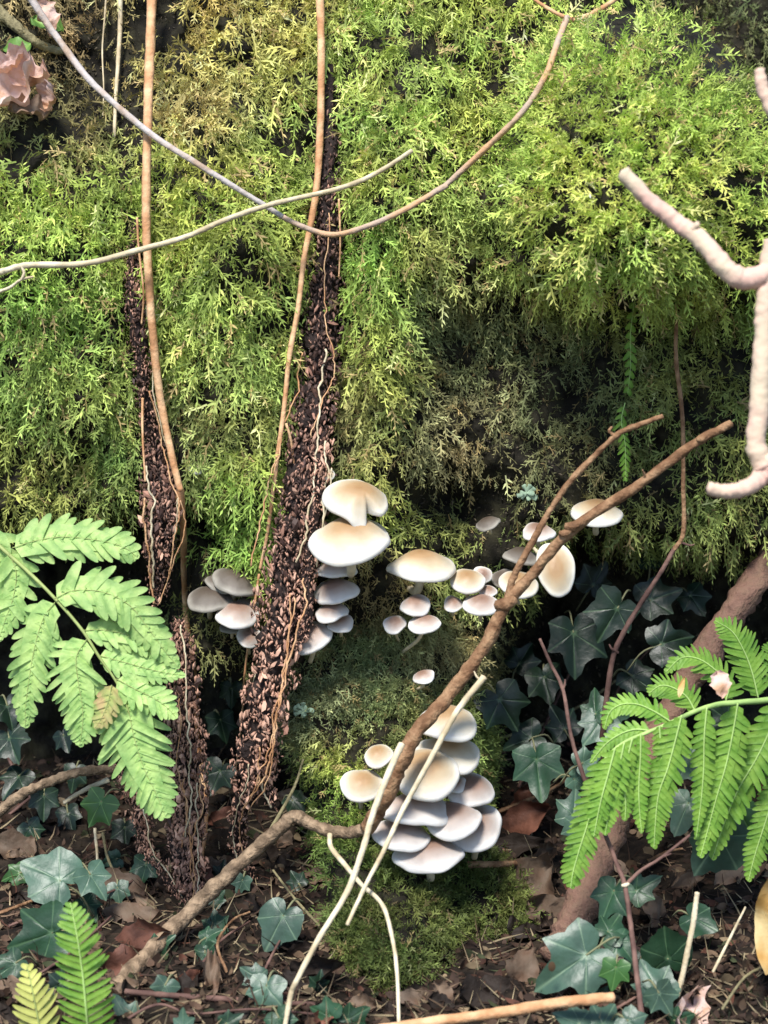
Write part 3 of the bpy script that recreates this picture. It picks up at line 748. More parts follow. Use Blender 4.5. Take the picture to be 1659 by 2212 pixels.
# blurred pale branch close to the lens
t = twig('pale_branch', 'bare cream-coloured branch with broken stubs standing in front of the moss', 'branch', 'pale_wood',
     [([(1668, 520, -0.42), (1655, 600, -0.42), (1650, 680, -0.42), (1645, 780, -0.42), (1640, 880, -0.42), (1632, 960, -0.42), (1650, 1010, -0.42)], 36, 46),
      ([(1345, 372, -0.40), (1400, 430, -0.40), (1460, 478, -0.40), (1510, 515, -0.41), (1560, 572, -0.42), (1605, 603, -0.42), (1665, 590, -0.42)], 32, 50),
      ([(1530, 1055, -0.43), (1575, 1062, -0.43), (1615, 1052, -0.43), (1645, 1030, -0.42), (1665, 990, -0.42)], 28, 44),
      ([(1640, 150, -0.40), (1650, 200, -0.40), (1690, 280, -0.40), (1760, 420, -0.40), (1720, 560, -0.42), (1665, 600, -0.42)], 24, 40),
      ([(1495, 500, -0.41), (1504, 488, -0.415), (1508, 480, -0.415)], 18, 10),
      ([(1655, 985, -0.42), (1700, 1080, -0.42), (1760, 1350, -0.41), (1810, 1800, -0.36), (1840, 2300, -0.33)], 44, 50)],
     lump=0.14, sides=12, parts=['stem', 'stub', 'stub', 'stub', 'knot', 'stem'], seed=71)

# ------------------------------------------------------------------ mushrooms
def mushroom(i, x0, x1, y0, y1, m, label, dep=None, roll=0.0, e=None, notch=None, grp=None, stemto=None, wav=0.05, oval=1.0):
    r = np.random.default_rng(500 + i)
    cx, cy = (x0 + x1) / 2, (y0 + y1) / 2
    a = (x1 - x0) / 2; h = y1 - y0
    if e is None:
        best = min(np.radians(np.arange(8, 75, 1.0)), key=lambda q: abs(a * math.sin(q) + math.hypot(0.52 * a * math.cos(q), a * math.sin(q)) - h))
        e = float(best)
    dome = 0.52
    if dep is None:
        dep = float(np.median(base(np.array([cx, x0 + 8, x1 - 8]), np.array([cy, cy, cy])))) - a * 0.0005 * 0.55
    lo = a * math.sin(e); hi = math.hypot(dome * a * math.cos(e), a * math.sin(e))
    ccy = y1 - lo * (h / (lo + hi))                 # picture height of the rim plane's centre
    c = P1(cx, ccy, dep)
    A = a * 0.0005 * (D + dep) / D
    # frame: z = cap axis, tipped towards the viewer
    vz = UP * math.cos(e) - FWD * math.sin(e)
    vx = RIGHT * math.cos(roll) + np.cross(vz, RIGHT) * 0 + (UP * math.sin(roll))
    vx = norm(vx - vz * 0 * (vx @ vz))
    vz = norm(vz * math.cos(roll) - RIGHT * math.sin(roll) * math.cos(e)) if roll else vz
    vx = norm(vx - vz * (vx @ vz)); vy = np.cross(vz, vx)
    seg, rings = 80, 14
    th = np.linspace(0, 2 * math.pi, seg, endpoint=False)
    ph = r.uniform(0, 6.28, 4)
    rim = 1 + wav * np.sin(2 * th + ph[0]) + wav * 0.7 * np.sin(3 * th + ph[1]) + wav * 0.2 * np.sin(6 * th + ph[2]) + wav * 0.1 * np.sin(11 * th + ph[3])
    sagr = wav * 1.1 * np.sin(2 * th + ph[2]) + wav * 0.5 * np.sin(3 * th + ph[3]) + wav * 0.25 * np.sin(6 * th + ph[1])
    if notch is not None:
        dt = (th - notch + math.pi) % (2 * math.pi) - math.pi
        rim = rim * (1 - 0.55 * np.exp(-(dt / 0.16) ** 2)) 
        sagr = sagr - 0.42 * np.exp(-((dt + 0.38) / 0.30) ** 2)
    prof = [(0, dome), (0.12, dome * 0.99), (0.25, dome * 0.95), (0.4, dome * 0.85), (0.55, dome * 0.70), (0.69, dome * 0.52), (0.8, dome * 0.36), (0.89, dome * 0.20), (0.95, 0.08 * 1), (0.985, 0.02), (1.0, -0.04), (0.985, -0.08), (0.94, -0.085), (0.86, -0.06)]
    V = []; rad = []
    lean = r.normal(0, 0.05, 2)
    for q, (rr, zz) in enumerate(prof):
        k = rr ** 2
        x = rr * (1 + (rim - 1) * k) * np.cos(th) + lean[0] * (1 - rr)
        y = rr * (1 + (rim - 1) * k) * np.sin(th) * oval + lean[1] * (1 - rr)
        z = zz + sagr * rr ** 3 + 0.02 * np.sin(3 * th + ph[0] + 4 * rr) * rr
        V.append(np.stack([x, y, z], 1)); rad.append(np.full(seg, min(1.0, rr)))
    V = np.vstack(V); rad = np.concatenate(rad)
    F = []
    for q in range(len(prof) - 1):
        for j in range(seg):
            j2 = (j + 1) % seg
            F.append((q * seg + j, (q + 1) * seg + j, (q + 1) * seg + j2, q * seg + j2))
    M = np.stack([vx, vy, vz], 0) * A
    CW = V @ M
    # stipe curves from the cap back to the wood
    s0 = c + vz * A * 0.22
    if stemto is None:
        sy = min(y1 + 0.25 * h, 2140); sp = P1(cx + (829 - cx) * 0.0, sy, dep + 0.02 + A * 0.9)
    else:
        sp = P1(*stemto)
    t = thing('mushroom', label, 'mushroom', sp, grp)
    O = sp
    link('cap', mesh('cap', CW + c - O, F, attrs={'rad': rad}), MATS[m], t)
    # gills: radial pleats closing the underside
    g = 96; tg = np.linspace(0, 2 * math.pi, g, endpoint=False)
    rimg = np.interp(tg, np.append(th, 2 * math.pi), np.append(rim, rim[0])); sg = np.interp(tg, np.append(th, 2 * math.pi), np.append(sagr, sagr[0]))
    GV = []
    for rr, zz in ((0.88, -0.065), (0.5, 0.06), (0.14, 0.10)):
        pl = 0.05 * (np.arange(g) % 2) * (rr > 0.2)
        k = rr ** 2
        GV.append(np.stack([rr * (1 + (rimg - 1) * k) * np.cos(tg), rr * (1 + (rimg - 1) * k) * np.sin(tg) * oval, zz + pl + sg * rr ** 3], 1))
    GV = np.vstack(GV); GF = []
    for q in range(2):
        for j in range(g):
            j2 = (j + 1) % g
            GF.append((q * g + j, (q + 1) * g + j, (q + 1) * g + j2, q * g + j2))
    link('gills', mesh('gills', GV @ M + c - O, GF, smooth=False), MATS['gills'], t)
    mid = c - vz * A * 0.55 + (sp - c) * 0.25
    Cs = spline([s0, mid, sp], 12)
    SV, SF = tube_geo(Cs, np.linspace(0.13, 0.11, 12) * max(A, 0.012), 10, 0.08, i)
    link('stipe', mesh('stipe', SV - O, SF), MATS['stipe'], t)
    return t

GU, GL, GC, GR = 'mushrooms around the wide bark strip', 'lower mushroom cluster on the mossy foot', 'small mushrooms on the bare wood', 'mushrooms at the edge of the right hollow'
TAN, PNK, DUL = 'cap_tan', 'cap_pink', 'cap_dull'
MUSH = [
    (695, 843, 1030, 1122, TAN, 'tan-topped cream mushroom with a deep split in its rim, above the widest cap', -0.075, -0.12, None, 5.35, GU),
    (668, 846, 1108, 1213, TAN, 'widest cream mushroom cap, directly below the split one beside the bark strip', -0.085, 0.04, None, None, GU),
    (682, 770, 1205, 1246, PNK, 'ragged grey mushroom tucked in the shade right under the widest cap', -0.03, 0, None, None, GU),
    (677, 774, 1246, 1303, PNK, 'grey-brown wavy-edged mushroom, second below the widest cap', -0.035, 0.2, None, None, GU),
    (680, 753, 1300, 1341, PNK, 'small pale grey mushroom overlapping another just right of the bark strip', -0.04, 0.1, None, None, GU),
    (706, 766, 1326, 1364, PNK, 'small whitish mushroom peeping out under the pale grey one right of the strip', -0.03, 0.1, None, None, GU),
    (625, 716, 1338, 1411, PNK, 'ribbed pale mushroom half hidden behind the bark strip, lowest of its group', -0.03, 0.35, None, None, GU),
    (405, 501, 1264, 1321, DUL, 'dull grey mushroom next to the long orange-brown vine', 0.0, -0.05, None, None, GU),
    (462, 560, 1296, 1353, PNK, 'pointed grey mushroom with a pale rim touching the left edge of the bark strip', -0.01, -0.1, None, None, GU),
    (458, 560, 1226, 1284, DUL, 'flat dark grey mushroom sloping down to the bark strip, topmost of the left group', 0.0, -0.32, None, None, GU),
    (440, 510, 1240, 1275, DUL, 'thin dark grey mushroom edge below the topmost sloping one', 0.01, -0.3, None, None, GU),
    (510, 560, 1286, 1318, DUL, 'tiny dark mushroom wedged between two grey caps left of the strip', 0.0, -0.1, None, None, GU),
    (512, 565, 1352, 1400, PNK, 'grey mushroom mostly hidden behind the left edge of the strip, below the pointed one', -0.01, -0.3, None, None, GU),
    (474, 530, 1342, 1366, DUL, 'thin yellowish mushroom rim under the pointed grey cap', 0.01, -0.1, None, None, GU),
    (396, 449, 984, 1021, PNK, 'small whitish mushroom alone under the moss beside the fork of the long vine', -0.01, -0.15, None, None, None),
    (694, 724, 1012, 1037, TAN, 'tiny white button at the upper left edge of the split mushroom', -0.05, -0.2, None, None, GU),
    (838, 986, 1184, 1250, TAN, 'broad tan mushroom with a low peak between the widest cap and the small white ones', -0.03, -0.02, None, None, GC),
    (970, 1050, 1226, 1278, TAN, 'round tan and white mushroom above a pair of smaller caps', -0.03, 0.0, None, None, GC),
    (1022, 1063, 1220, 1263, PNK, 'small mushroom leaning out behind the round tan and white one', -0.015, -0.35, None, None, GC),
    (1034, 1074, 1262, 1291, PNK, 'little pale mushroom squeezed between two round caps', -0.025, -0.1, None, None, GC),
    (1000, 1076, 1279, 1328, PNK, 'plump white mushroom with a brownish crown just above the fork of the brown branch', -0.04, 0.02, None, None, GC),
    (957, 1001, 1287, 1321, PNK, 'small white mushroom with an upturned rim left of the plump white one', -0.03, -0.1, None, None, GC),
    (865, 931, 1283, 1330, PNK, 'small round mushroom on top of a trio', -0.04, 0.0, None, None, GC),
    (827, 878, 1328, 1367, PNK, 'small mushroom with a brown top in the trio, beside the pale moss', -0.04, -0.05, None, None, GC),
    (883, 952, 1324, 1366, PNK, 'small white mushroom of the trio on a pale slanting stalk', -0.045, 0.04, None, None, GC),
    (889, 941, 1446, 1474, PNK, 'lone small white mushroom seen from the side with its pale stalk on the moss', -0.03, 0.3, None, None, None),
    (1160, 1241, 1160, 1296, TAN, 'tall oval mushroom turned face-on behind the brown branch', -0.05, 0.1, 1.25, None, GR),
    (1232, 1344, 1074, 1134, TAN, 'broad flat tan mushroom standing apart above the right hollow, crossed by the branch', 0.03, 0.0, None, None, GR),
    (1126, 1202, 1126, 1168, PNK, 'pale grey mushroom above the tall oval one', 0.0, -0.05, None, None, GR),
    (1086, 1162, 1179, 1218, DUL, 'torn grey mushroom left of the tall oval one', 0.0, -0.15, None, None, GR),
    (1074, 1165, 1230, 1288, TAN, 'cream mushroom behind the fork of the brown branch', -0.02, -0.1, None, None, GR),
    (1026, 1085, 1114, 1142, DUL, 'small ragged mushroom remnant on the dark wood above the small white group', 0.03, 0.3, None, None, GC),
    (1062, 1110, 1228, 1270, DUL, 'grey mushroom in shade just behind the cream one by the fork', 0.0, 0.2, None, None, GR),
    (898, 1032, 1520, 1592, TAN, 'topmost cream mushroom of the lower cluster', -0.095, 0.03, None, None, GL),
    (898, 1038, 1586, 1659, TAN, 'broad tan mushroom second from the top of the lower cluster', -0.08, -0.04, None, None, GL),
    (786, 850, 1608, 1654, TAN, 'small cream mushroom on the upper left of the lower cluster beside the bright moss', -0.07, 0.1, None, None, GL),
    (735, 826, 1660, 1728, TAN, 'outermost cream mushroom of the lower cluster, next to the bright green moss, behind the straw', -0.075, -0.1, None, None, GL),
    (846, 992, 1613, 1721, TAN, 'biggest tan-crowned mushroom in the middle of the lower cluster', -0.115, 0.0, None, None, GL),
    (960, 1010, 1676, 1711, PNK, 'small pale mushroom peeping out beside the biggest of the lower cluster', -0.08, 0.2, None, None, GL),
    (968, 1069, 1672, 1738, PNK, 'pinkish-brown mushroom at the outer edge of the lower cluster below the tan second one', -0.075, -0.08, None, None, GL),
    (824, 972, 1710, 1770, PNK, 'wide white mushroom directly below the biggest of the lower cluster', -0.10, -0.04, None, None, GL),
    (914, 1043, 1729, 1797, PNK, 'pinkish mushroom in the lower cluster overlapping its outer neighbour', -0.095, 0.1, None, None, GL),
    (962, 1087, 1742, 1830, PNK, 'large pale mushroom at the outer lower edge of the lower cluster by the leaf litter', -0.075, 0.2, None, None, GL),
    (806, 930, 1767, 1826, PNK, 'wide white mushroom second from the bottom of the lower cluster, crossed by the straw', -0.10, -0.06, None, None, GL),
    (853, 1002, 1809, 1867, PNK, 'lowest white mushroom of the lower cluster resting over the mossy foot', -0.10, 0.08, None, None, GL),
]
STEMTO = {24: (868, 1410, 0.03), 25: (898, 1490, 0.02), 22: (888, 1360, 0.03), 23: (862, 1385, 0.03), 16: (880, 1268, 0.05), 26: (1150, 1180, 0.08)}
for i, q in enumerate(MUSH):
    mushroom(i, q[0], q[1], q[2], q[3], q[4], q[5], q[6], q[7], q[8], q[9], q[10], STEMTO.get(i), wav=0.045 if q[4] == TAN else 0.06,
             oval=1.62 if i == 26 else 1.0)

# ------------------------------------------------------------------ ferns
def pinna(parent, axis, hw, nl, m, seed, O, d=-0.1, tiltv=0.0, angle=62, gap=0.12, prof=(0.72, 0.95, 1.0, 0.86, 0.64, 0.4, 0.12), midw=3.2, curl=0.15, web=0.0):
    """axis: picture points (px,py[,d]); one fern pinna cut into rounded lobes"""
    r = np.random.default_rng(seed)
    n = 60
    A = spline([(p[0], p[1]) for p in axis], n)
    dd = spline([(p[2] if len(p) > 2 else d, 0) for p in axis], n)[:, 0]
    C = P(A[:, 0], A[:, 1], dd)
    T = norm(np.gradient(C, axis=0))
    face = norm(-FWD + UP * (0.45 + tiltv) + r.normal(0, 0.08, 3))
    Bv = norm(np.cross(face, T)); Nv = np.cross(T, Bv)
    HW = np.interp(np.linspace(0, 1, n), np.linspace(0, 1, len(prof)), prof) * hw * 0.0005
    s = np.concatenate([[0], np.cumsum(np.linalg.norm(np.diff(C, axis=0), axis=1))]); s /= s[-1]
    V, F, ve = [], [], []
    st = [(0.0, 1.0), (0.3, 1.0), (0.58, 0.94), (0.8, 0.76), (0.93, 0.48), (1.0, 0.12)]
    ts = np.linspace(0.02, 0.985, nl + 1) ** 0.92
    for k in range(nl):
        for sd in (-1, 1):
            t0, t1 = ts[k], ts[k + 1]
            sh = 0.3 * (t1 - t0) * (sd > 0)
            tm = min((t0 + t1) / 2 + sh, 0.999)
            ip = lambda arr, t: np.array([np.interp(t, s, arr[:, q]) for q in range(3)])
            c = ip(C, tm); tt = norm(ip(T, tm)); bb = norm(ip(Bv, tm)); nn = norm(ip(Nv, tm))
            L = np.interp(tm, s, HW) * r.uniform(0.92, 1.08)
            wd = np.linalg.norm(ip(C, t1) - ip(C, t0)) * 0.5 * (1 - gap)
            an = math.radians(angle + r.normal(0, 3) - 14 * tm)
            out = norm(tt * math.cos(an) + bb * sd * math.sin(an) + nn * r.normal(0, 0.13))
            L = L / math.sin(an)
            wdir = norm(tt - out * (tt @ out))
            b0 = len(V); tilt = r.normal(0, 0.12) + 0.10
            for (u, wf) in st:
                mid = c + out * L * u + nn * (-curl * L * u * u) + tt * (0.08 * L * u * u)
                wv = wdir * wd * wf * (1.12 if u < 0.1 else 1.0)
                lift = nn * wd * wf * 0.42
                V += [mid - wv + lift * (0.2 + tilt), mid - lift * 0.35, mid + wv + lift * (0.6 - tilt)]
                ve += [0, 0.4 * (1 - u), 0]
            for q in range(len(st) - 1):
                i0 = b0 + q * 3
                F += [(i0, i0 + 1, i0 + 4, i0 + 3), (i0 + 1, i0 + 2, i0 + 5, i0 + 4)]
    if web:
        b0 = len(V); kk = list(range(1, n - 3, 2))
        for q in kk:
            wb = HW[q] * web
            V += [C[q] - Bv[q] * wb + T[q] * wb * 0.35 - Nv[q] * 0.0004, C[q] - Nv[q] * 0.0008, C[q] + Bv[q] * wb + T[q] * wb * 0.35 - Nv[q] * 0.0004]
            ve += [0, 0.5, 0]
        for q in range(len(kk) - 1):
            i0 = b0 + q * 3
            F += [(i0, i0 + 1, i0 + 4, i0 + 3), (i0 + 1, i0 + 2, i0 + 5, i0 + 4)]
    o = link('pinna', mesh('pinna', np.array(V) - O, F, attrs={'vein': ve}), MATS[m], parent)
    Wm = np.linspace(midw, midw * 0.35, n) * 0.00025
    TV, TF = tube_geo(C + Nv * 0.0006, Wm, 6, 0.05, seed)
    link('midrib', mesh('midrib', TV - O, TF), MATS['fern_rachis'] if m != 'fern' else MATS['fern_rib'], o)
    return o

# left fern: crop coordinates -> picture units
def L4(pts): return [(p[0] * 0.3179, p[1] * 0.3179 + 1088.5) + tuple(p[2:]) for p in pts]
fr = thing('fern_frond', 'pale green broad fern frond with scorched patch drooping before the left hollow', 'fern', P1(-40, 1140, -0.10))
O = np.array(fr.location)
RACH = L4([(-180, 120, -.10), (0, 290, -.12), (200, 470, -.13), (380, 650, -.14), (560, 860, -.15), (680, 1050, -.15), (790, 1210, -.15), (870, 1400, -.15), (940, 1680, -.14), (1060, 1960, -.13), (1122, 2120, -.12)])
Cc = hug(RACH, n=80)
V, F = tube_geo(Cc, np.linspace(9, 2, 80) * 0.00025, 8, 0.08, 3)
link('rachis', mesh('rachis', V - O, F), MATS['fern_rachis'], fr)
twig_part('stipe', [(-57, 1127, -.10), (-150, 1090, -.08), (-260, 1250, -.05), (-310, 1600, -.02), (-320, 2060, -.08)], 10, 14, 'fern_rachis', fr, n=40)
FL = [
    ([(85, 300), (250, 250), (450, 225), (700, 255), (850, 300), (932, 362)], 165, 9, 'fern_pale', -.125),
    ([(60, 330), (110, 470), (90, 640), (40, 780), (-10, 930)], 140, 7, 'fern_pale', -.125),
    ([(-120, 180), (-20, 320), (-60, 600), (-90, 800)], 150, 7, 'fern_pale', -.115),
    ([(370, 645), (500, 590), (700, 600), (880, 690), (1010, 850), (1120, 1000), (1212, 1112)], 165, 11, 'fern_pale', -.145),
    ([(375, 670), (300, 770), (240, 960), (200, 1180), (175, 1380), (172, 1512)], 165, 10, 'fern_pale', -.14),
    ([(570, 860), (720, 860), (900, 900), (1040, 970), (1140, 1050)], 115, 9, 'fern_pale', -.14),
    ([(590, 920), (520, 1040), (530, 1200), (560, 1380), (560, 1520), (540, 1640)], 180, 11, 'fern_pale', -.155),
    ([(670, 1030), (820, 1070), (1000, 1120), (1130, 1150), (1255, 1165)], 100, 9, 'fern_pale', -.145),
    ([(790, 1190), (920, 1260), (1060, 1330), (1140, 1390), (1195, 1450)], 110, 7, 'fern_pale', -.15),
    ([(760, 1230), (740, 1330), (700, 1440), (650, 1520)], 90, 5, 'fern_scorched', -.16),
    ([(800, 1240), (870, 1400), (915, 1600), (980, 1800), (1060, 1970), (1125, 2125)], 235, 12, 'fern_pale', -.15),
]
for i, (ax, hw, nl, m, d) in enumerate(FL):
    pr = (1.0, 1.0, 0.95, 0.72, 0.55, 0.36, 0.1) if i == 10 else (0.8, 1.0, 0.96, 0.8, 0.58, 0.34, 0.06)
    pinna(fr, L4(ax), hw * 0.335, int(nl * 1.4), m, 900 + i, O, d, angle=60, prof=pr, gap=0.0, midw=2.2, web=0.56)
# right fern
def R5(pts): return [(p[0] * 0.285 + 1194.5, p[1] * 0.285 + 1294) + tuple(p[2:]) for p in pts]
fr = thing('fern_frond', 'vivid green narrow-leaved fern frond arching over the pinkish root', 'fern', P1(1720, 1560, -0.05))
O = np.array(fr.location)
RR = R5([(1900, 720, -.08), (1630, 765, -.10), (1400, 785, -.12), (1250, 800, -.13), (1080, 850, -.15), (900, 935, -.16), (720, 1010, -.17), (520, 1100, -.18), (380, 1240, -.19), (300, 1480, -.19), (220, 1800, -.19), (140, 2180, -.18)])
Cc = hug(RR, n=90)
V, F = tube_geo(Cc, np.linspace(14, 3, 90) * 0.00025, 8, 0.08, 5)
link('rachis', mesh('rachis', V - O, F), MATS['fern_rib'], fr)
twig_part('stipe', [(1736, 1499, -.08), (1830, 1520, -.07), (1900, 1650, -.05), (1930, 1900, 0.02), (1940, 2100, -.1)], 14, 18, 'fern_rib', fr, n=40)
FR = [
    ([(1555, 750), (1510, 560), (1450, 400), (1360, 250), (1228, 165)], 135, 14, -.09, .0),
    ([(1310, 770), (1330, 650), (1230, 540), (1100, 455), (970, 450), (855, 555)], 125, 13, -.11, .2),
    ([(1075, 850), (1010, 740), (900, 670), (810, 660), (730, 715)], 120, 11, -.135, .3),
    ([(890, 930), (760, 850), (640, 800), (520, 800), (430, 860), (388, 985)], 95, 12, -.15, .2),
    ([(740, 1000), (620, 990), (500, 1030), (390, 1110), (285, 1240)], 70, 10, -.165, .1),
    ([(1720, 760), (1640, 1000), (1540, 1210), (1400, 1450), (1290, 1720), (1205, 1975)], 150, 17, -.13, -.1),
    ([(1400, 790), (1365, 1000), (1310, 1260), (1240, 1500), (1170, 1760), (1115, 1960)], 135, 17, -.15, -.1),
    ([(1165, 820), (1145, 1050), (1140, 1300), (1120, 1540), (1085, 1810)], 90, 15, -.16, -.1),
    ([(975, 880), (930, 1060), (870, 1280), (800, 1480), (775, 1700), (765, 1890)], 130, 16, -.18, -.1),
    ([(805, 960), (812, 1060), (815, 1160), (830, 1260)], 60, 7, -.175, -.1),
    ([(665, 1020), (662, 1200), (650, 1420), (655, 1600), (672, 1775)], 75, 13, -.19, -.1),
    ([(600, 1060), (555, 1250), (540, 1420), (550, 1560), (545, 1680)], 75, 11, -.195, -.1),
    ([(540, 1090), (500, 1280), (455, 1480), (420, 1640), (395, 1790)], 85, 12, -.20, -.1),
    ([(470, 1130), (420, 1320), (370, 1500), (335, 1660), (310, 1800)], 90, 12, -.205, -.1),
    ([(400, 1210), (330, 1450), (270, 1680), (200, 1900), (150, 2080), (135, 2190)], 120, 16, -.20, -.1),
    ([(1740, 1250), (1670, 1500), (1600, 1720), (1530, 1940), (1480, 2140)], 110, 15, -.12, -.1),
    ([(1760, 780), (1740, 1000), (1700, 1250), (1660, 1450)], 130, 12, -.10, -.1),
    ([(1720, 700), (1700, 560), (1680, 440), (1640, 330)], 120, 10, -.07, 0),
]
for i, (ax, hw, nl, d, tv) in enumerate(FR):
    pinna(fr, R5(ax), hw * 0.285, int(nl * 1.35), 'fern', 940 + i, O, d, tv, angle=66, gap=0.1, web=0.45, midw=4.0, prof=(0.75, 0.95, 1.0, 0.95, 0.78, 0.5, 0.1), curl=0.1)
# small upright fern and the yellow one beside it
fr = thing('fern_frond', 'small upright bright green ladder fern growing from the litter', 'fern', P1(190, 2240, -0.30))
O = np.array(fr.location)
pinna(fr, [(192, 2250, -.30), (186, 2180, -.31), (178, 2100, -.31), (166, 2020, -.31), (152, 1950, -.30)], 50, 19, 'fern', 980, O, angle=74, gap=0.25, prof=(1.0, 1.0, 1.0, 0.95, 0.8, 0.55, 0.14), midw=5)
fr = thing('fern_frond', 'yellowed withered fern tip beside the small upright fern', 'fern', P1(90, 2250, -0.28))
O = np.array(fr.location)
pinna(fr, [(92, 2250, -.28), (80, 2190, -.28), (70, 2140, -.28), (58, 2085, -.27)], 42, 9, 'fern_yellow', 981, O, angle=64, gap=0.28, prof=(1, 1, .95, .8, .6, .4, .2), midw=4, curl=0.35)
# strand of tiny leaflets hanging down the wall
fr = thing('hanging_fern', 'thin strand of tiny bright green leaflets hanging in front of the dark moss', 'fern', P1(1352, 1042, -0.03))
O = np.array(fr.location)
pinna(fr, [(1350, 870, -.03), (1342, 910, -.03), (1350, 960, -.03), (1352, 1040, -.03)], 17, 12, 'fern', 982, O, angle=52, gap=0.45, prof=(.9, .6, 1, .7, .9, .6, .2), midw=2.5, curl=0.4)
pinna(fr, [(1372, 640, -.03), (1362, 720, -.02), (1362, 790, -.02), (1356, 850, -.02)], 15, 10, 'fern', 983, O, angle=52, gap=0.45, prof=(.6, .8, .6, 1, .7, .7, .4), midw=2.5, curl=0.4)

# ------------------------------------------------------------------ ivy
def ivy_leaf(parent, px, py, size, rot, m, seed, d=None, tilt=None, off_=0.02, narrow=1.0, lobes=5, fold=0.2, mname='leaf'):
    """size: leaf radius in picture units; rot: direction of the tip, degrees, 0 = right, 90 = up"""
    r = np.random.default_rng(seed)
    if lobes == 5:
        ctrl = [(0, 1.0), (8, .89), (18, .70), (32, .57), (44, .68), (54, .80), (64, .68), (82, .54), (98, .60), (114, .65), (135, .54), (160, .42), (180, .16)]
    else:
        ctrl = [(0, 1.0), (9, .91), (20, .79), (34, .69), (48, .72), (58, .75), (72, .70), (90, .62), (108, .60), (130, .56), (155, .44), (180, .14)]
    ca = np.array([q[0] for q in ctrl]); cr = np.array([q[1] for q in ctrl])
    veins = [0, 54, -54, 112, -112] if lobes == 5 else [0, 58, -58, 120, -120]
    angs = set(np.arange(-180, 180, 9.0))
    for v in veins: angs |= {v - 3.0, float(v), v + 3.0}
    angs = np.array(sorted(angs))
    jr = {s: r.uniform(0.85, 1.12) for s in (-1, 1)}
    R = np.array([np.interp(abs(a), ca, cr) * (1 if abs(a) < 25 else jr[1 if a > 0 else -1]) for a in angs]) * (1 + r.normal(0, 0.02, len(angs)))
    rings = [0.16, 0.4, 0.65, 0.86, 1.0]
    V = [(0, 0, 0)]; ve = [1.0]
    cur = r.uniform(-0.22, 0.05); ph = r.uniform(0, 6.28)
    for q, t in enumerate(rings):
        for a, rr in zip(angs, R):
            x = math.cos(math.radians(a)) * rr * t; y = math.sin(math.radians(a)) * rr * t * narrow
            z = fold * abs(y) * 0.9 + cur * (x * x) - 0.25 * y * y + 0.045 * math.sin(5 * x + ph) * t + 0.03 * math.sin(9 * y + ph)
            isv = min(abs(((a - v + 180) % 360) - 180) for v in veins) < 1
            z += -0.02 * isv * (1 - t)
            V.append((x, y, z)); ve.append((1.0 * (1 - 0.45 * t)) if isv else 0.0)
    n = len(angs); F = []
    for j in range(n):
        F.append((0, 1 + j, 1 + (j + 1) % n))
        for q in range(len(rings) - 1):
            F.append((1 + q * n + j, 1 + (q + 1) * n + j, 1 + (q + 1) * n + (j + 1) % n, 1 + q * n + (j + 1) % n))
    V = np.array(V)
    if d is None: d = float(base(np.array(float(px)), np.array(float(py)))) - off_
    S = size * 0.0005 * (D + d) / D * 1.12
    ra = math.radians(rot)
    tx = RIGHT * math.cos(ra) + UP * math.sin(ra)
    tl = np.array([r.normal(0, 0.22), r.normal(0, 0.1), 0.35 + r.normal(0, 0.22)]) if tilt is None else np.array(tilt)
    nz = norm(-FWD + RIGHT * tl[0] + UP * tl[2])
    ex = norm(tx - nz * (tx @ nz)); ey = np.cross(nz, ex)
    c = P1(px, py, d) - ex * S * 0.28
    W = V @ (np.stack([ex, ey, nz]) * S) + c
    O = np.array(parent.location)
    o = link(mname, mesh(mname, W - O, F, attrs={'vein': ve}), MATS[m], parent)
    pe = spline([c, c - ex * S * 0.5 - nz * S * 0.25, c - ex * S * 0.8 - nz * S * 0.8 - UP * 0.01], 8)
    TV, TF = tube_geo(pe, np.full(8, 0.0011), 6, 0.1, seed)
    link('petiole', mesh('petiole', TV - O, TF), MATS['petiole'], o)
    return o

def ivy_plant(label, stems, leaves, seed):
    p0 = stems[0][0]
    t = thing('ivy_plant', label, 'ivy', P1(p0[0], p0[1], float(base(np.array(float(p0[0])), np.array(float(p0[1]))))))
    for k, s in enumerate(stems):
        twig_part('stem', s, 7, 5, 'twig_dark', t, 0.008, 4, 30, 7, 0.15, seed + k)
    for k, l in enumerate(leaves):
        px, py, size, rot, m = l[:5]; kw = l[5] if len(l) > 5 else {}
        ivy_leaf(t, px, py, size, rot, m, seed * 100 + k, **kw)
    return t
B_, I_, K_, FR_ = 'ivy_blue', 'ivy', 'ivy_dark', 'ivy_fresh'
ivy_plant('ivy with large blue-green leaves around the small upright fern', [[(20, 2000), (120, 1960), (230, 1930), (310, 1890)], [(60, 2120), (150, 2060), (240, 1980)]], [
    (105, 1890, 88, 150, B_, dict(d=-0.08, lobes=3)), (205, 1905, 58, -60, B_, dict(d=-0.08)), (85, 2025, 92, 200, I_, dict(d=-0.13)), (30, 1890, 40, 200, FR_),
    (255, 1930, 35, -80, B_), (312, 1880, 42, -100, I_, dict(off_=0.05)), (190, 1965, 48, 300, I_), (20, 2090, 50, 220, I_), (120, 2130, 42, 200, K_), (240, 1860, 36, 200, B_)], 3)
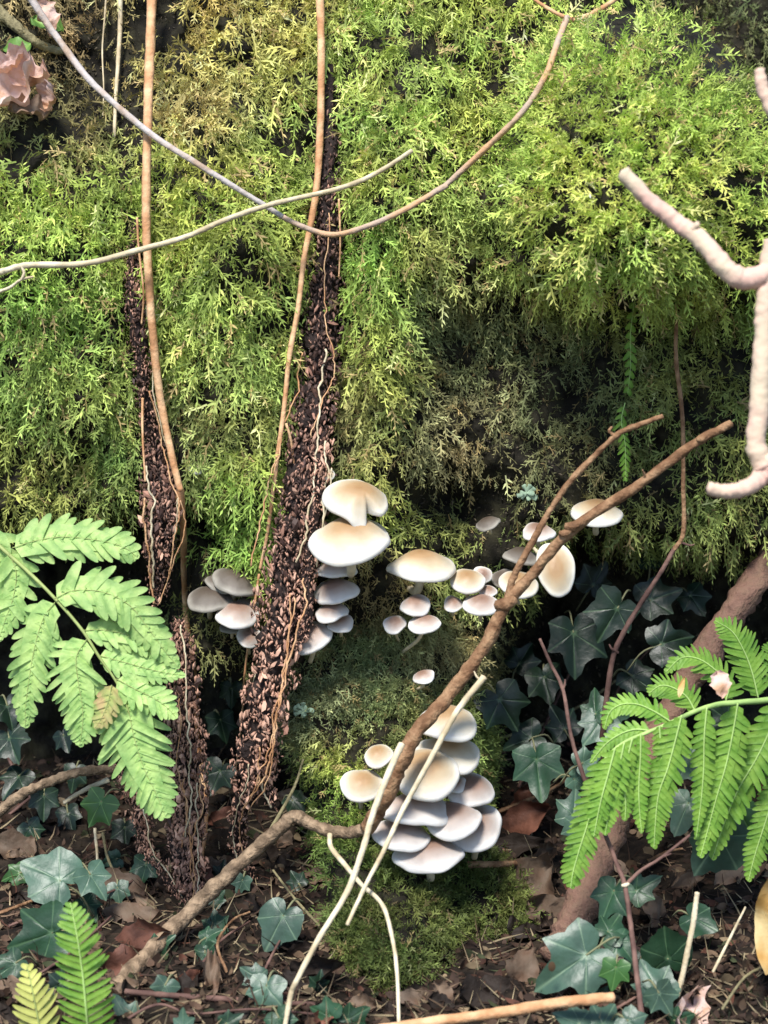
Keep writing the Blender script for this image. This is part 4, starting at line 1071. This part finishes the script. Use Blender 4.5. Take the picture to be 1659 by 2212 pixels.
ivy_plant('shaded ivy hanging in the hollow below the arched branch', [[(20, 1760), (100, 1700), (200, 1660)], [(0, 1600), (40, 1680), (90, 1760)]], [
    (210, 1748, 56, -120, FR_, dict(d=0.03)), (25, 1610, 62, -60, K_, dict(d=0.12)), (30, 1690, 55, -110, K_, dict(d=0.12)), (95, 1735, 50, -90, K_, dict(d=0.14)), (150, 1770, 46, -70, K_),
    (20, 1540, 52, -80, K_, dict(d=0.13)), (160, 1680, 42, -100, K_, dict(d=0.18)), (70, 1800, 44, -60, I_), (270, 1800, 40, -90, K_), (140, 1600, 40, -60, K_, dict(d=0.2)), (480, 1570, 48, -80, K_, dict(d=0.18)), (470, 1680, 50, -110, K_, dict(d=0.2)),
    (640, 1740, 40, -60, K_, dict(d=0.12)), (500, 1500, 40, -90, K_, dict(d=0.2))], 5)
ivy_plant('ivy with a single broad blue-green leaf between the bark strip and the mossy foot', [[(560, 2120), (600, 2040), (640, 1980)], [(430, 2090), (480, 2030), (540, 1990)]], [
    (600, 2000, 76, 245, B_, dict(d=-0.12, lobes=3)), (465, 1992, 38, 100, I_), (520, 1912, 34, 250, B_), (470, 1940, 30, 60, I_), (445, 2075, 50, -75, I_, dict(narrow=.7, d=-0.14)), (455, 2020, 36, 30, I_, dict(d=-0.13)),
    (480, 1880, 30, 80, K_), (640, 1900, 30, 120, K_)], 7)
ivy_plant('ivy trailing along the bottom among dead grass below the bent stick', [[(260, 2210), (340, 2170), (420, 2190), (560, 2180), (760, 2200)]], [
    (268, 2188, 58, 120, B_, dict(d=-0.24)), (340, 2050, 62, 40, I_, dict(narrow=.6, d=-0.13, tilt=(-.4, 0, .2))), (350, 2140, 42, -120, B_, dict(d=-0.22)), (570, 2150, 62, -100, B_, dict(d=-0.23)), (545, 2105, 40, 150, B_),
    (700, 2190, 46, 160, I_), (765, 2195, 50, 30, I_), (395, 2205, 36, 90, B_), (610, 2212, 46, -60, I_), (500, 2205, 36, 30, I_), (690, 2120, 32, 80, K_)], 9)
ivy_plant('ivy with a big spotted blue-green leaf on the ground right of the mossy foot', [[(1180, 2180), (1240, 2120), (1330, 2060), (1340, 1960)], [(1330, 2180), (1420, 2120), (1470, 2040), (1520, 1980)]], [
    (1235, 2085, 122, 215, B_, dict(d=-0.22, tilt=(-.1, 0, .3))), (1322, 2000, 52, 60, I_, dict(d=-0.18)), (1345, 2045, 50, -60, I_, dict(d=-0.19)), (1318, 1945, 66, 250, I_, dict(d=-0.16)), (1390, 1915, 58, 30, I_, dict(fold=.5, d=-0.13)),
    (1328, 2105, 46, -100, FR_, dict(d=-0.23)), (1440, 2050, 72, 100, I_, dict(d=-0.18, lobes=3)), (1410, 2120, 68, 110, B_, dict(d=-0.22)), (1432, 2160, 52, -60, B_, dict(d=-0.25)), (1512, 1990, 54, -30, I_, dict(d=-0.13, lobes=3)),
    (1235, 2205, 56, 160, B_, dict(d=-0.29)), (1310, 2200, 60, 60, B_, dict(d=-0.28)), (1370, 2215, 50, -40, B_, dict(d=-0.30)), (1470, 2200, 44, 20, I_), (1360, 2080, 40, 200, I_), (1290, 2150, 46, 120, I_)], 11)
def leaf_spot(px, py, d, rx, ry):
    a = np.linspace(0, 2 * math.pi, 14, endpoint=False)
    lf = [o for o in bpy.data.objects if o.name.startswith('leaf') and o.parent and 'spotted' in o.parent['label']][0]
    V = np.vstack([P(px + np.cos(a) * rx, py + np.sin(a) * ry, np.full(14, d)), P1(px, py, d - 0.0015)])
    link('spot', mesh('spot', V - np.array(lf.parent.location), [(i, (i + 1) % 14, 14) for i in range(14)]), MATS['bruise'], lf)
leaf_spot(1192, 2088, -0.2455, 8, 11)
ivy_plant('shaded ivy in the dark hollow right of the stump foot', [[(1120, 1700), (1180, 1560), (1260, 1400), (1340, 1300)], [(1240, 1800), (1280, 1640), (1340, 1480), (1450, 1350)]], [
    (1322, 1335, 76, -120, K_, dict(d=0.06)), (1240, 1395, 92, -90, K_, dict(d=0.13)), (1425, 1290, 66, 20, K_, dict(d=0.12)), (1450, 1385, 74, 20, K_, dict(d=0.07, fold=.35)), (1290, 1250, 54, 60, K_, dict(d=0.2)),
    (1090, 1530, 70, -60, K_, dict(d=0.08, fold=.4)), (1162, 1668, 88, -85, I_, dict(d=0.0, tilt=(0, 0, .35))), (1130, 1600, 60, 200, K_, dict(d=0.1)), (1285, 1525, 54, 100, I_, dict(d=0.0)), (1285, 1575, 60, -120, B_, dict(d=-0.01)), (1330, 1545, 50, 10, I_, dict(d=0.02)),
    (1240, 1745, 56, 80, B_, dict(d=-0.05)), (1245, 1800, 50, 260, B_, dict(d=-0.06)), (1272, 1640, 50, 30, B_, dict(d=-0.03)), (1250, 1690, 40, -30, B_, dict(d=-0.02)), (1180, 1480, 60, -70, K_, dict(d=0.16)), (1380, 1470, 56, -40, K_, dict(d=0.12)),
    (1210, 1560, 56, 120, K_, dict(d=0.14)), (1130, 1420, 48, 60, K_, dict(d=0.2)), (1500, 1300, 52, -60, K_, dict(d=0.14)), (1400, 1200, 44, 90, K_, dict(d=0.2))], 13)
ivy_plant('ivy with pale shining leaves half hidden under the green fern fingers', [[(1640, 1860), (1560, 1830), (1480, 1760)]], [
    (1478, 1755, 70, 250, B_, dict(d=-0.08, lobes=3)), (1540, 1830, 92, 240, B_, dict(d=-0.09, lobes=3)), (1490, 1660, 52, -60, B_, dict(d=-0.06)), (1600, 1760, 60, -60, FR_, dict(d=-0.05)), (1620, 1640, 56, -90, K_, dict(d=0.0)), (1560, 1560, 46, 200, K_, dict(d=0.0))], 15)

# ------------------------------------------------------------------ dead leaves
def dead_leaf(px, py, ln, wd, rot, m, label, seed, d=None, curl=0.4, off_=0.012, group=None, tilt=None, cat='leaf', lob=0.12, name='dead_leaf', crump=0.045):
    r = np.random.default_rng(seed)
    nu, nv_ = 27, 9
    u = np.linspace(0, 1, nu); v = np.linspace(-1, 1, nv_)
    ph = r.uniform(0, 6.28, 4)
    prof = np.sin(np.pi * np.clip(u, 0.015, 0.985) ** 0.85) ** 0.75 * (1 + lob * np.sin(u * 17 + ph[0]) + 0.5 * lob * np.sin(u * 39 + ph[1]))
    U, Vv = np.meshgrid(u, v, indexing='ij')
    y = Vv * prof[:, None] * wd / 2; x = (U - 0.5) * ln
    z = curl * wd * (0.5 * Vv ** 2 * (1 + 0.5 * np.sin(4 * U + ph[1]))) + 0.10 * ln * np.sin(5 * U + ph[2]) + 0.09 * wd * np.sin(3 * Vv + 6 * U + ph[3]) + crump * wd * (np.sin(16 * U + 3 * np.sign(Vv)) * np.abs(Vv) + 1.2 * np.sin(11 * U + 5 * Vv + ph[0]) * np.sin(7 * Vv + ph[3]))
    W = np.stack([x, y, z], -1).reshape(-1, 3)
    ve = np.repeat((np.arange(nv_) == nv_ // 2)[None] * 0.5, nu, 0).ravel()
    if d is None: d = float(base(np.array(float(px)), np.array(float(py)))) - off_
    S = 0.0005 * (D + d) / D
    ra = math.radians(rot); tx = RIGHT * math.cos(ra) + UP * math.sin(ra)
    nz = norm(-FWD * 0.8 + UP * r.uniform(0.2, 0.9) + RIGHT * r.normal(0, 0.35)) if tilt is None else norm(np.array(tilt) @ np.stack([RIGHT, UP, -FWD]))
    ex = norm(tx - nz * (tx @ nz)); ey = np.cross(nz, ex)
    c = P1(px, py, d)
    W = W @ (np.stack([ex, ey, nz]) * S)
    F = []
    for i in range(nu - 1):
        for j in range(nv_ - 1):
            F.append((i * nv_ + j, (i + 1) * nv_ + j, (i + 1) * nv_ + j + 1, i * nv_ + j + 1))
    o = link(name, mesh(name, W, F, attrs={'vein': ve}), MATS[m], None, tuple(c))
    return tag(o, label, cat, group)
DL = [
    (28, 205, 150, 110, 60, 'dead_pink', 'large pale pink curled dead leaf lodged in the moss at the top', 0.9), (75, 170, 110, 70, -30, 'dead_pink', 'crumpled tan-pink dead leaf overlapping the large pink one', 0.9),
    (95, 40, 80, 50, -70, 'dead_pink', 'small pinkish dead leaf hanging right of the grey-green branch', 0.8), (60, 245, 90, 60, 20, 'dead_tan', 'small frilled tan dead leaf under the large pink one', 0.9), (30, 140, 80, 50, 30, 'dead_pink', 'frilly pink leaf scrap above the large pink curled leaf', 1.1), (110, 215, 60, 44, 70, 'dead_pink', 'small pale frilled leaf scrap at the outer edge of the pink leaves', 1.1),
    (290, 1978, 130, 64, -8, 'dead_tan', 'flat light brown dead leaf lying just left of the bark column', 0.25), (300, 2030, 170, 80, 5, 'dead_red', 'dark red-brown dead leaf under the light brown one', 0.3),
    (270, 2085, 110, 80, 30, 'dead_red', 'rusty orange-red dead leaf behind the small upright fern', 0.4), (40, 1832, 120, 62, -10, 'dead_tan', 'tan dead leaf tucked behind the large blue-green ivy leaf', 0.3),
    (260, 1915, 140, 60, -15, 'dead_tan', 'pale grey-brown dead leaf folded above the light brown one', 0.4), (1110, 1790, 190, 90, 25, 'dead_red', 'long dark reddish dead leaf right of the lower mushrooms', 0.5),
    (1090, 1835, 170, 60, 5, 'dead_dark', 'dark narrow dead leaf beneath the long reddish one', 0.5), (1150, 1930, 150, 110, 60, 'dead_tan', 'curled tan dead leaf with rolled edge right of the mossy foot', 1.2),
    (1180, 1985, 110, 90, -50, 'dead_tan', 'crumpled tan dead leaf touching the thick root', 1.2), (1060, 2150, 150, 100, 20, 'dead_dark', 'flat grey-brown dead leaf at the base of the mossy foot', 0.3),
    (1125, 2100, 120, 80, 60, 'dead_tan', 'pale brown dead leaf between the mossy foot and the spotted ivy leaf', 0.4), (1410, 1975, 110, 64, -30, 'dead_tan', 'pinkish-tan dead leaf under the crinkled ivy leaf', 0.5),
    (1350, 2070, 90, 40, 20, 'dead_pink', 'small pale curled leaf behind the dark seedling stem', 0.8), (1480, 2180, 130, 70, 40, 'dead_pink', 'pink frilled dead leaf at the foot of the upright whitish straw', 0.9),
    (1600, 1890, 130, 70, 30, 'dead_tan', 'tan dead leaf near the tip of the green fern finger', 0.6), (460, 2120, 40, 130, 0, 'dead_tan', 'upright flat straw-coloured dead blade crossing behind the purple stick', 0.3),
    (20, 2150, 100, 80, 20, 'dead_tan', 'grey-brown dead leaf beside the yellowed fern', 0.5), (690, 2110, 120, 70, 30, 'dead_dark', 'dark shrivelled dead leaf where the purple stick ends', 1.2),
    (390, 2130, 120, 44, 35, 'dead_red', 'narrow rust-brown dead blade above the purple stick', 0.3), (1130, 1745, 110, 60, 60, 'dead_red', 'rust-brown dead leaf below the star-shaped ivy leaf', 0.6),
]
for i, (px, py, ln, wd, rot, m, lab, cu) in enumerate(DL):
    dead_leaf(px, py, ln, wd, rot, m, lab, 300 + i, None, cu, 0.05 if py < 1000 else 0.012, crump=0.12 if py < 1000 or cu > 0.85 else 0.045, lob=0.2 if py < 1000 else 0.1)
dead_leaf(1690, 1985, 230, 120, 85, 'dead_ochre', 'big smooth ochre-yellow dead leaf standing on edge in the litter', 350, -0.22, 0.7, lob=0.02, tilt=(-0.5, 0.1, 1))
dead_leaf(1460, 1468, 44, 34, -90, 'dead_pink', 'cream leaf scrap caught on the green fern', 352, -0.19, 0.2, tilt=(0, .3, 1), name='leaf_scrap') if False else None
dead_leaf(1556, 1478, 62, 44, -85, 'dead_pink', 'cream dead leaf scrap caught on the green fern', 353, -0.17, 0.2, tilt=(0, .3, 1))
dead_leaf(1472, 1484, 50, 13, 72, 'dead_ochre', 'slim yellow needle-like leaf caught upright on the green fern', 354, -0.19, 0.2, tilt=(0, .3, 1), lob=0.0)
dead_leaf(102, 52, 74, 56, -20, 'green_leaf', 'fresh green leaf behind the grey vine at the top', 355, None, 0.3, 0.03, lob=0.05, name='green_leaf')
dead_leaf(38, 104, 60, 50, 200, 'green_leaf', 'small darker green leaf beneath the grey-green branch end', 356, None, 0.3, 0.03, lob=0.05, name='green_leaf')
r = np.random.default_rng(77)
for i in range(125):
    px, py = r.uniform(-60, 1720), r.uniform(1700, 2230)
    if surf(px, py) < gdep(px, py) - 0.02 and 640 < px < 1180: continue
    m = r.choice(['dead_dark', 'dead_tan', 'dead_red'], p=[0.70, 0.24, 0.06])
    nmx = {'dead_dark': 'dark brown', 'dead_tan': 'tan', 'dead_red': 'reddish-brown'}[m]
    side = 'left of' if px < 800 else 'right of'
    dead_leaf(px, py, r.uniform(40, 95), r.uniform(22, 46), r.uniform(0, 360), str(m), f'small {nmx} dead leaf among the leaf litter {side} the stump foot', 400 + i, None, r.uniform(0.2, 1.2), 0.006, group=f'{nmx} dead leaves in the litter {side} the stump foot')

# lichen scraps on the wood
for i, (px, py, s, lab) in enumerate([(1138, 1066, 30, 'pale mint-green lichen rosette on the dark wood above the right hollow'), (655, 1535, 26, 'pale lichen patch on the stump beside the wide bark strip'), (470, 1560, 22, 'small pale lichen flake in the dark gap left of the wide bark strip')]):
    t = thing('lichen', lab, 'lichen', P1(px, py, float(surf(px, py)) - 0.012))
    rr = np.random.default_rng(i)
    for k in range(9):
        a = k * 0.7 + rr.normal(0, .2); q = s * rr.uniform(0.25, 0.7)
        pts = [(px + math.cos(a) * q * f * 1.3 + rr.normal(0, 1), py + math.sin(a) * q * f, float(surf(px, py)) - 0.013 - 0.003 * rr.random()) for f in (0, 0.5, 1)]
        twig_part('lobe', pts, 6, 13, 'lichen', t, n=8, sides=6, lump=0.5, seed=k, flat=0.15)

# ------------------------------------------------------------------ fine litter (stuff)
def build_litter(N=9000):
    r = np.random.default_rng(55)
    px = r.uniform(-120, 1780, N); py = r.uniform(1560, 2260, N)
    b = gdep(px, py)
    k = (b < surf(px, py) + 0.01)
    px, py, b = px[k], py[k], b[k]; n = len(px)
    c = P(px, py, b - r.uniform(0.0, 0.012, n))
    L = np.where(r.random(n) < 0.42, r.uniform(0.02, 0.075, n), r.uniform(0.006, 0.018, n))[:, None]
    W = np.where(L[:, 0] > 0.019, 0.0009, L[:, 0] * r.uniform(0.15, 0.4, n))[:, None]
    R = rot_rand(r, n)
    a = norm(R[..., 0] * np.array([1, 0.7, 0.45])); s = norm(np.cross(a, -FWD + UP * 0.6 + R[..., 1] * 0.6)); u = np.cross(a, s)
    pts = []
    for t in (-0.5, -0.17, 0.17, 0.5):
        wv = W * (1 - (2 * t) ** 2 * 0.8); bend = u * L * (0.18 * (1 - 4 * t * t))
        pts += [c + a * L * t + bend - s * wv, c + a * L * t + bend + s * wv]
    V = np.stack(pts, 1)
    F = np.array([(0, 1, 3, 2), (2, 3, 5, 4), (4, 5, 7, 6)])[None] + (np.arange(n) * 8)[:, None, None]
    pal = np.array([[0.06, 0.035, 0.024], [0.11, 0.065, 0.042], [0.2, 0.13, 0.08], [0.30, 0.22, 0.13], [0.13, 0.055, 0.035], [0.05, 0.06, 0.025]])
    C = pal[r.choice(6, n, p=[.40, .22, .12, .14, .06, .06])] * r.uniform(0.3, 1.0, (n, 1))
    C = np.where((L > 0.019) & (r.random((n, 1)) < 0.3), np.array([0.34, 0.27, 0.16]) * r.uniform(0.5, 1.1, (n, 1)), C)
    o = link('leaf_litter', fastmesh('leaf_litter', V.reshape(-1, 3), F.reshape(-1, 4), np.repeat(C, 8, 0)), MATS['litter'])
    o['kind'] = 'stuff'
    tag(o, 'fine brown litter of leaf crumbs and dry grass covering the ground', 'leaf litter')
build_litter()

# crumbs of rotten wood and rootlets on the bare places of the stump
def build_crumbs(N=9000):
    r = np.random.default_rng(66)
    px = r.uniform(150, 1659, N); py = r.uniform(0, 1700, N)
    _, _, dn = moss_fields(px, py)
    k = (r.random(N) < (0.35 + (dn < 0.5) * 0.65)) & (dn < 0.75)
    px, py = px[k], py[k]; n = len(px)
    c = P(px, py, surf(px, py) - r.uniform(0.0, 0.008, n))
    R = rot_rand(r, n); sz = r.uniform(0.0012, 0.0042, n)
    Vs = []; Fs = []
    fv, ff = FLK[0]
    V = c[:, None] + np.einsum('kj,nij->nki', fv, R) * sz[:, None, None]
    F = np.array(ff)[None] + (np.arange(n) * 8)[:, None, None]
    C = np.array([0.05, 0.04, 0.026]) * r.lognormal(0, 0.6, (n, 1)) * np.array([1, 1, 1.0])
    o = link('wood_crumbs', fastmesh('wood_crumbs', V.reshape(-1, 3) - SO, F.reshape(-1, 3), np.repeat(np.clip(C, 0, .4), 8, 0)), MATS['flake_mix'], STUMP)
    o['kind'] = 'stuff'
build_crumbs()
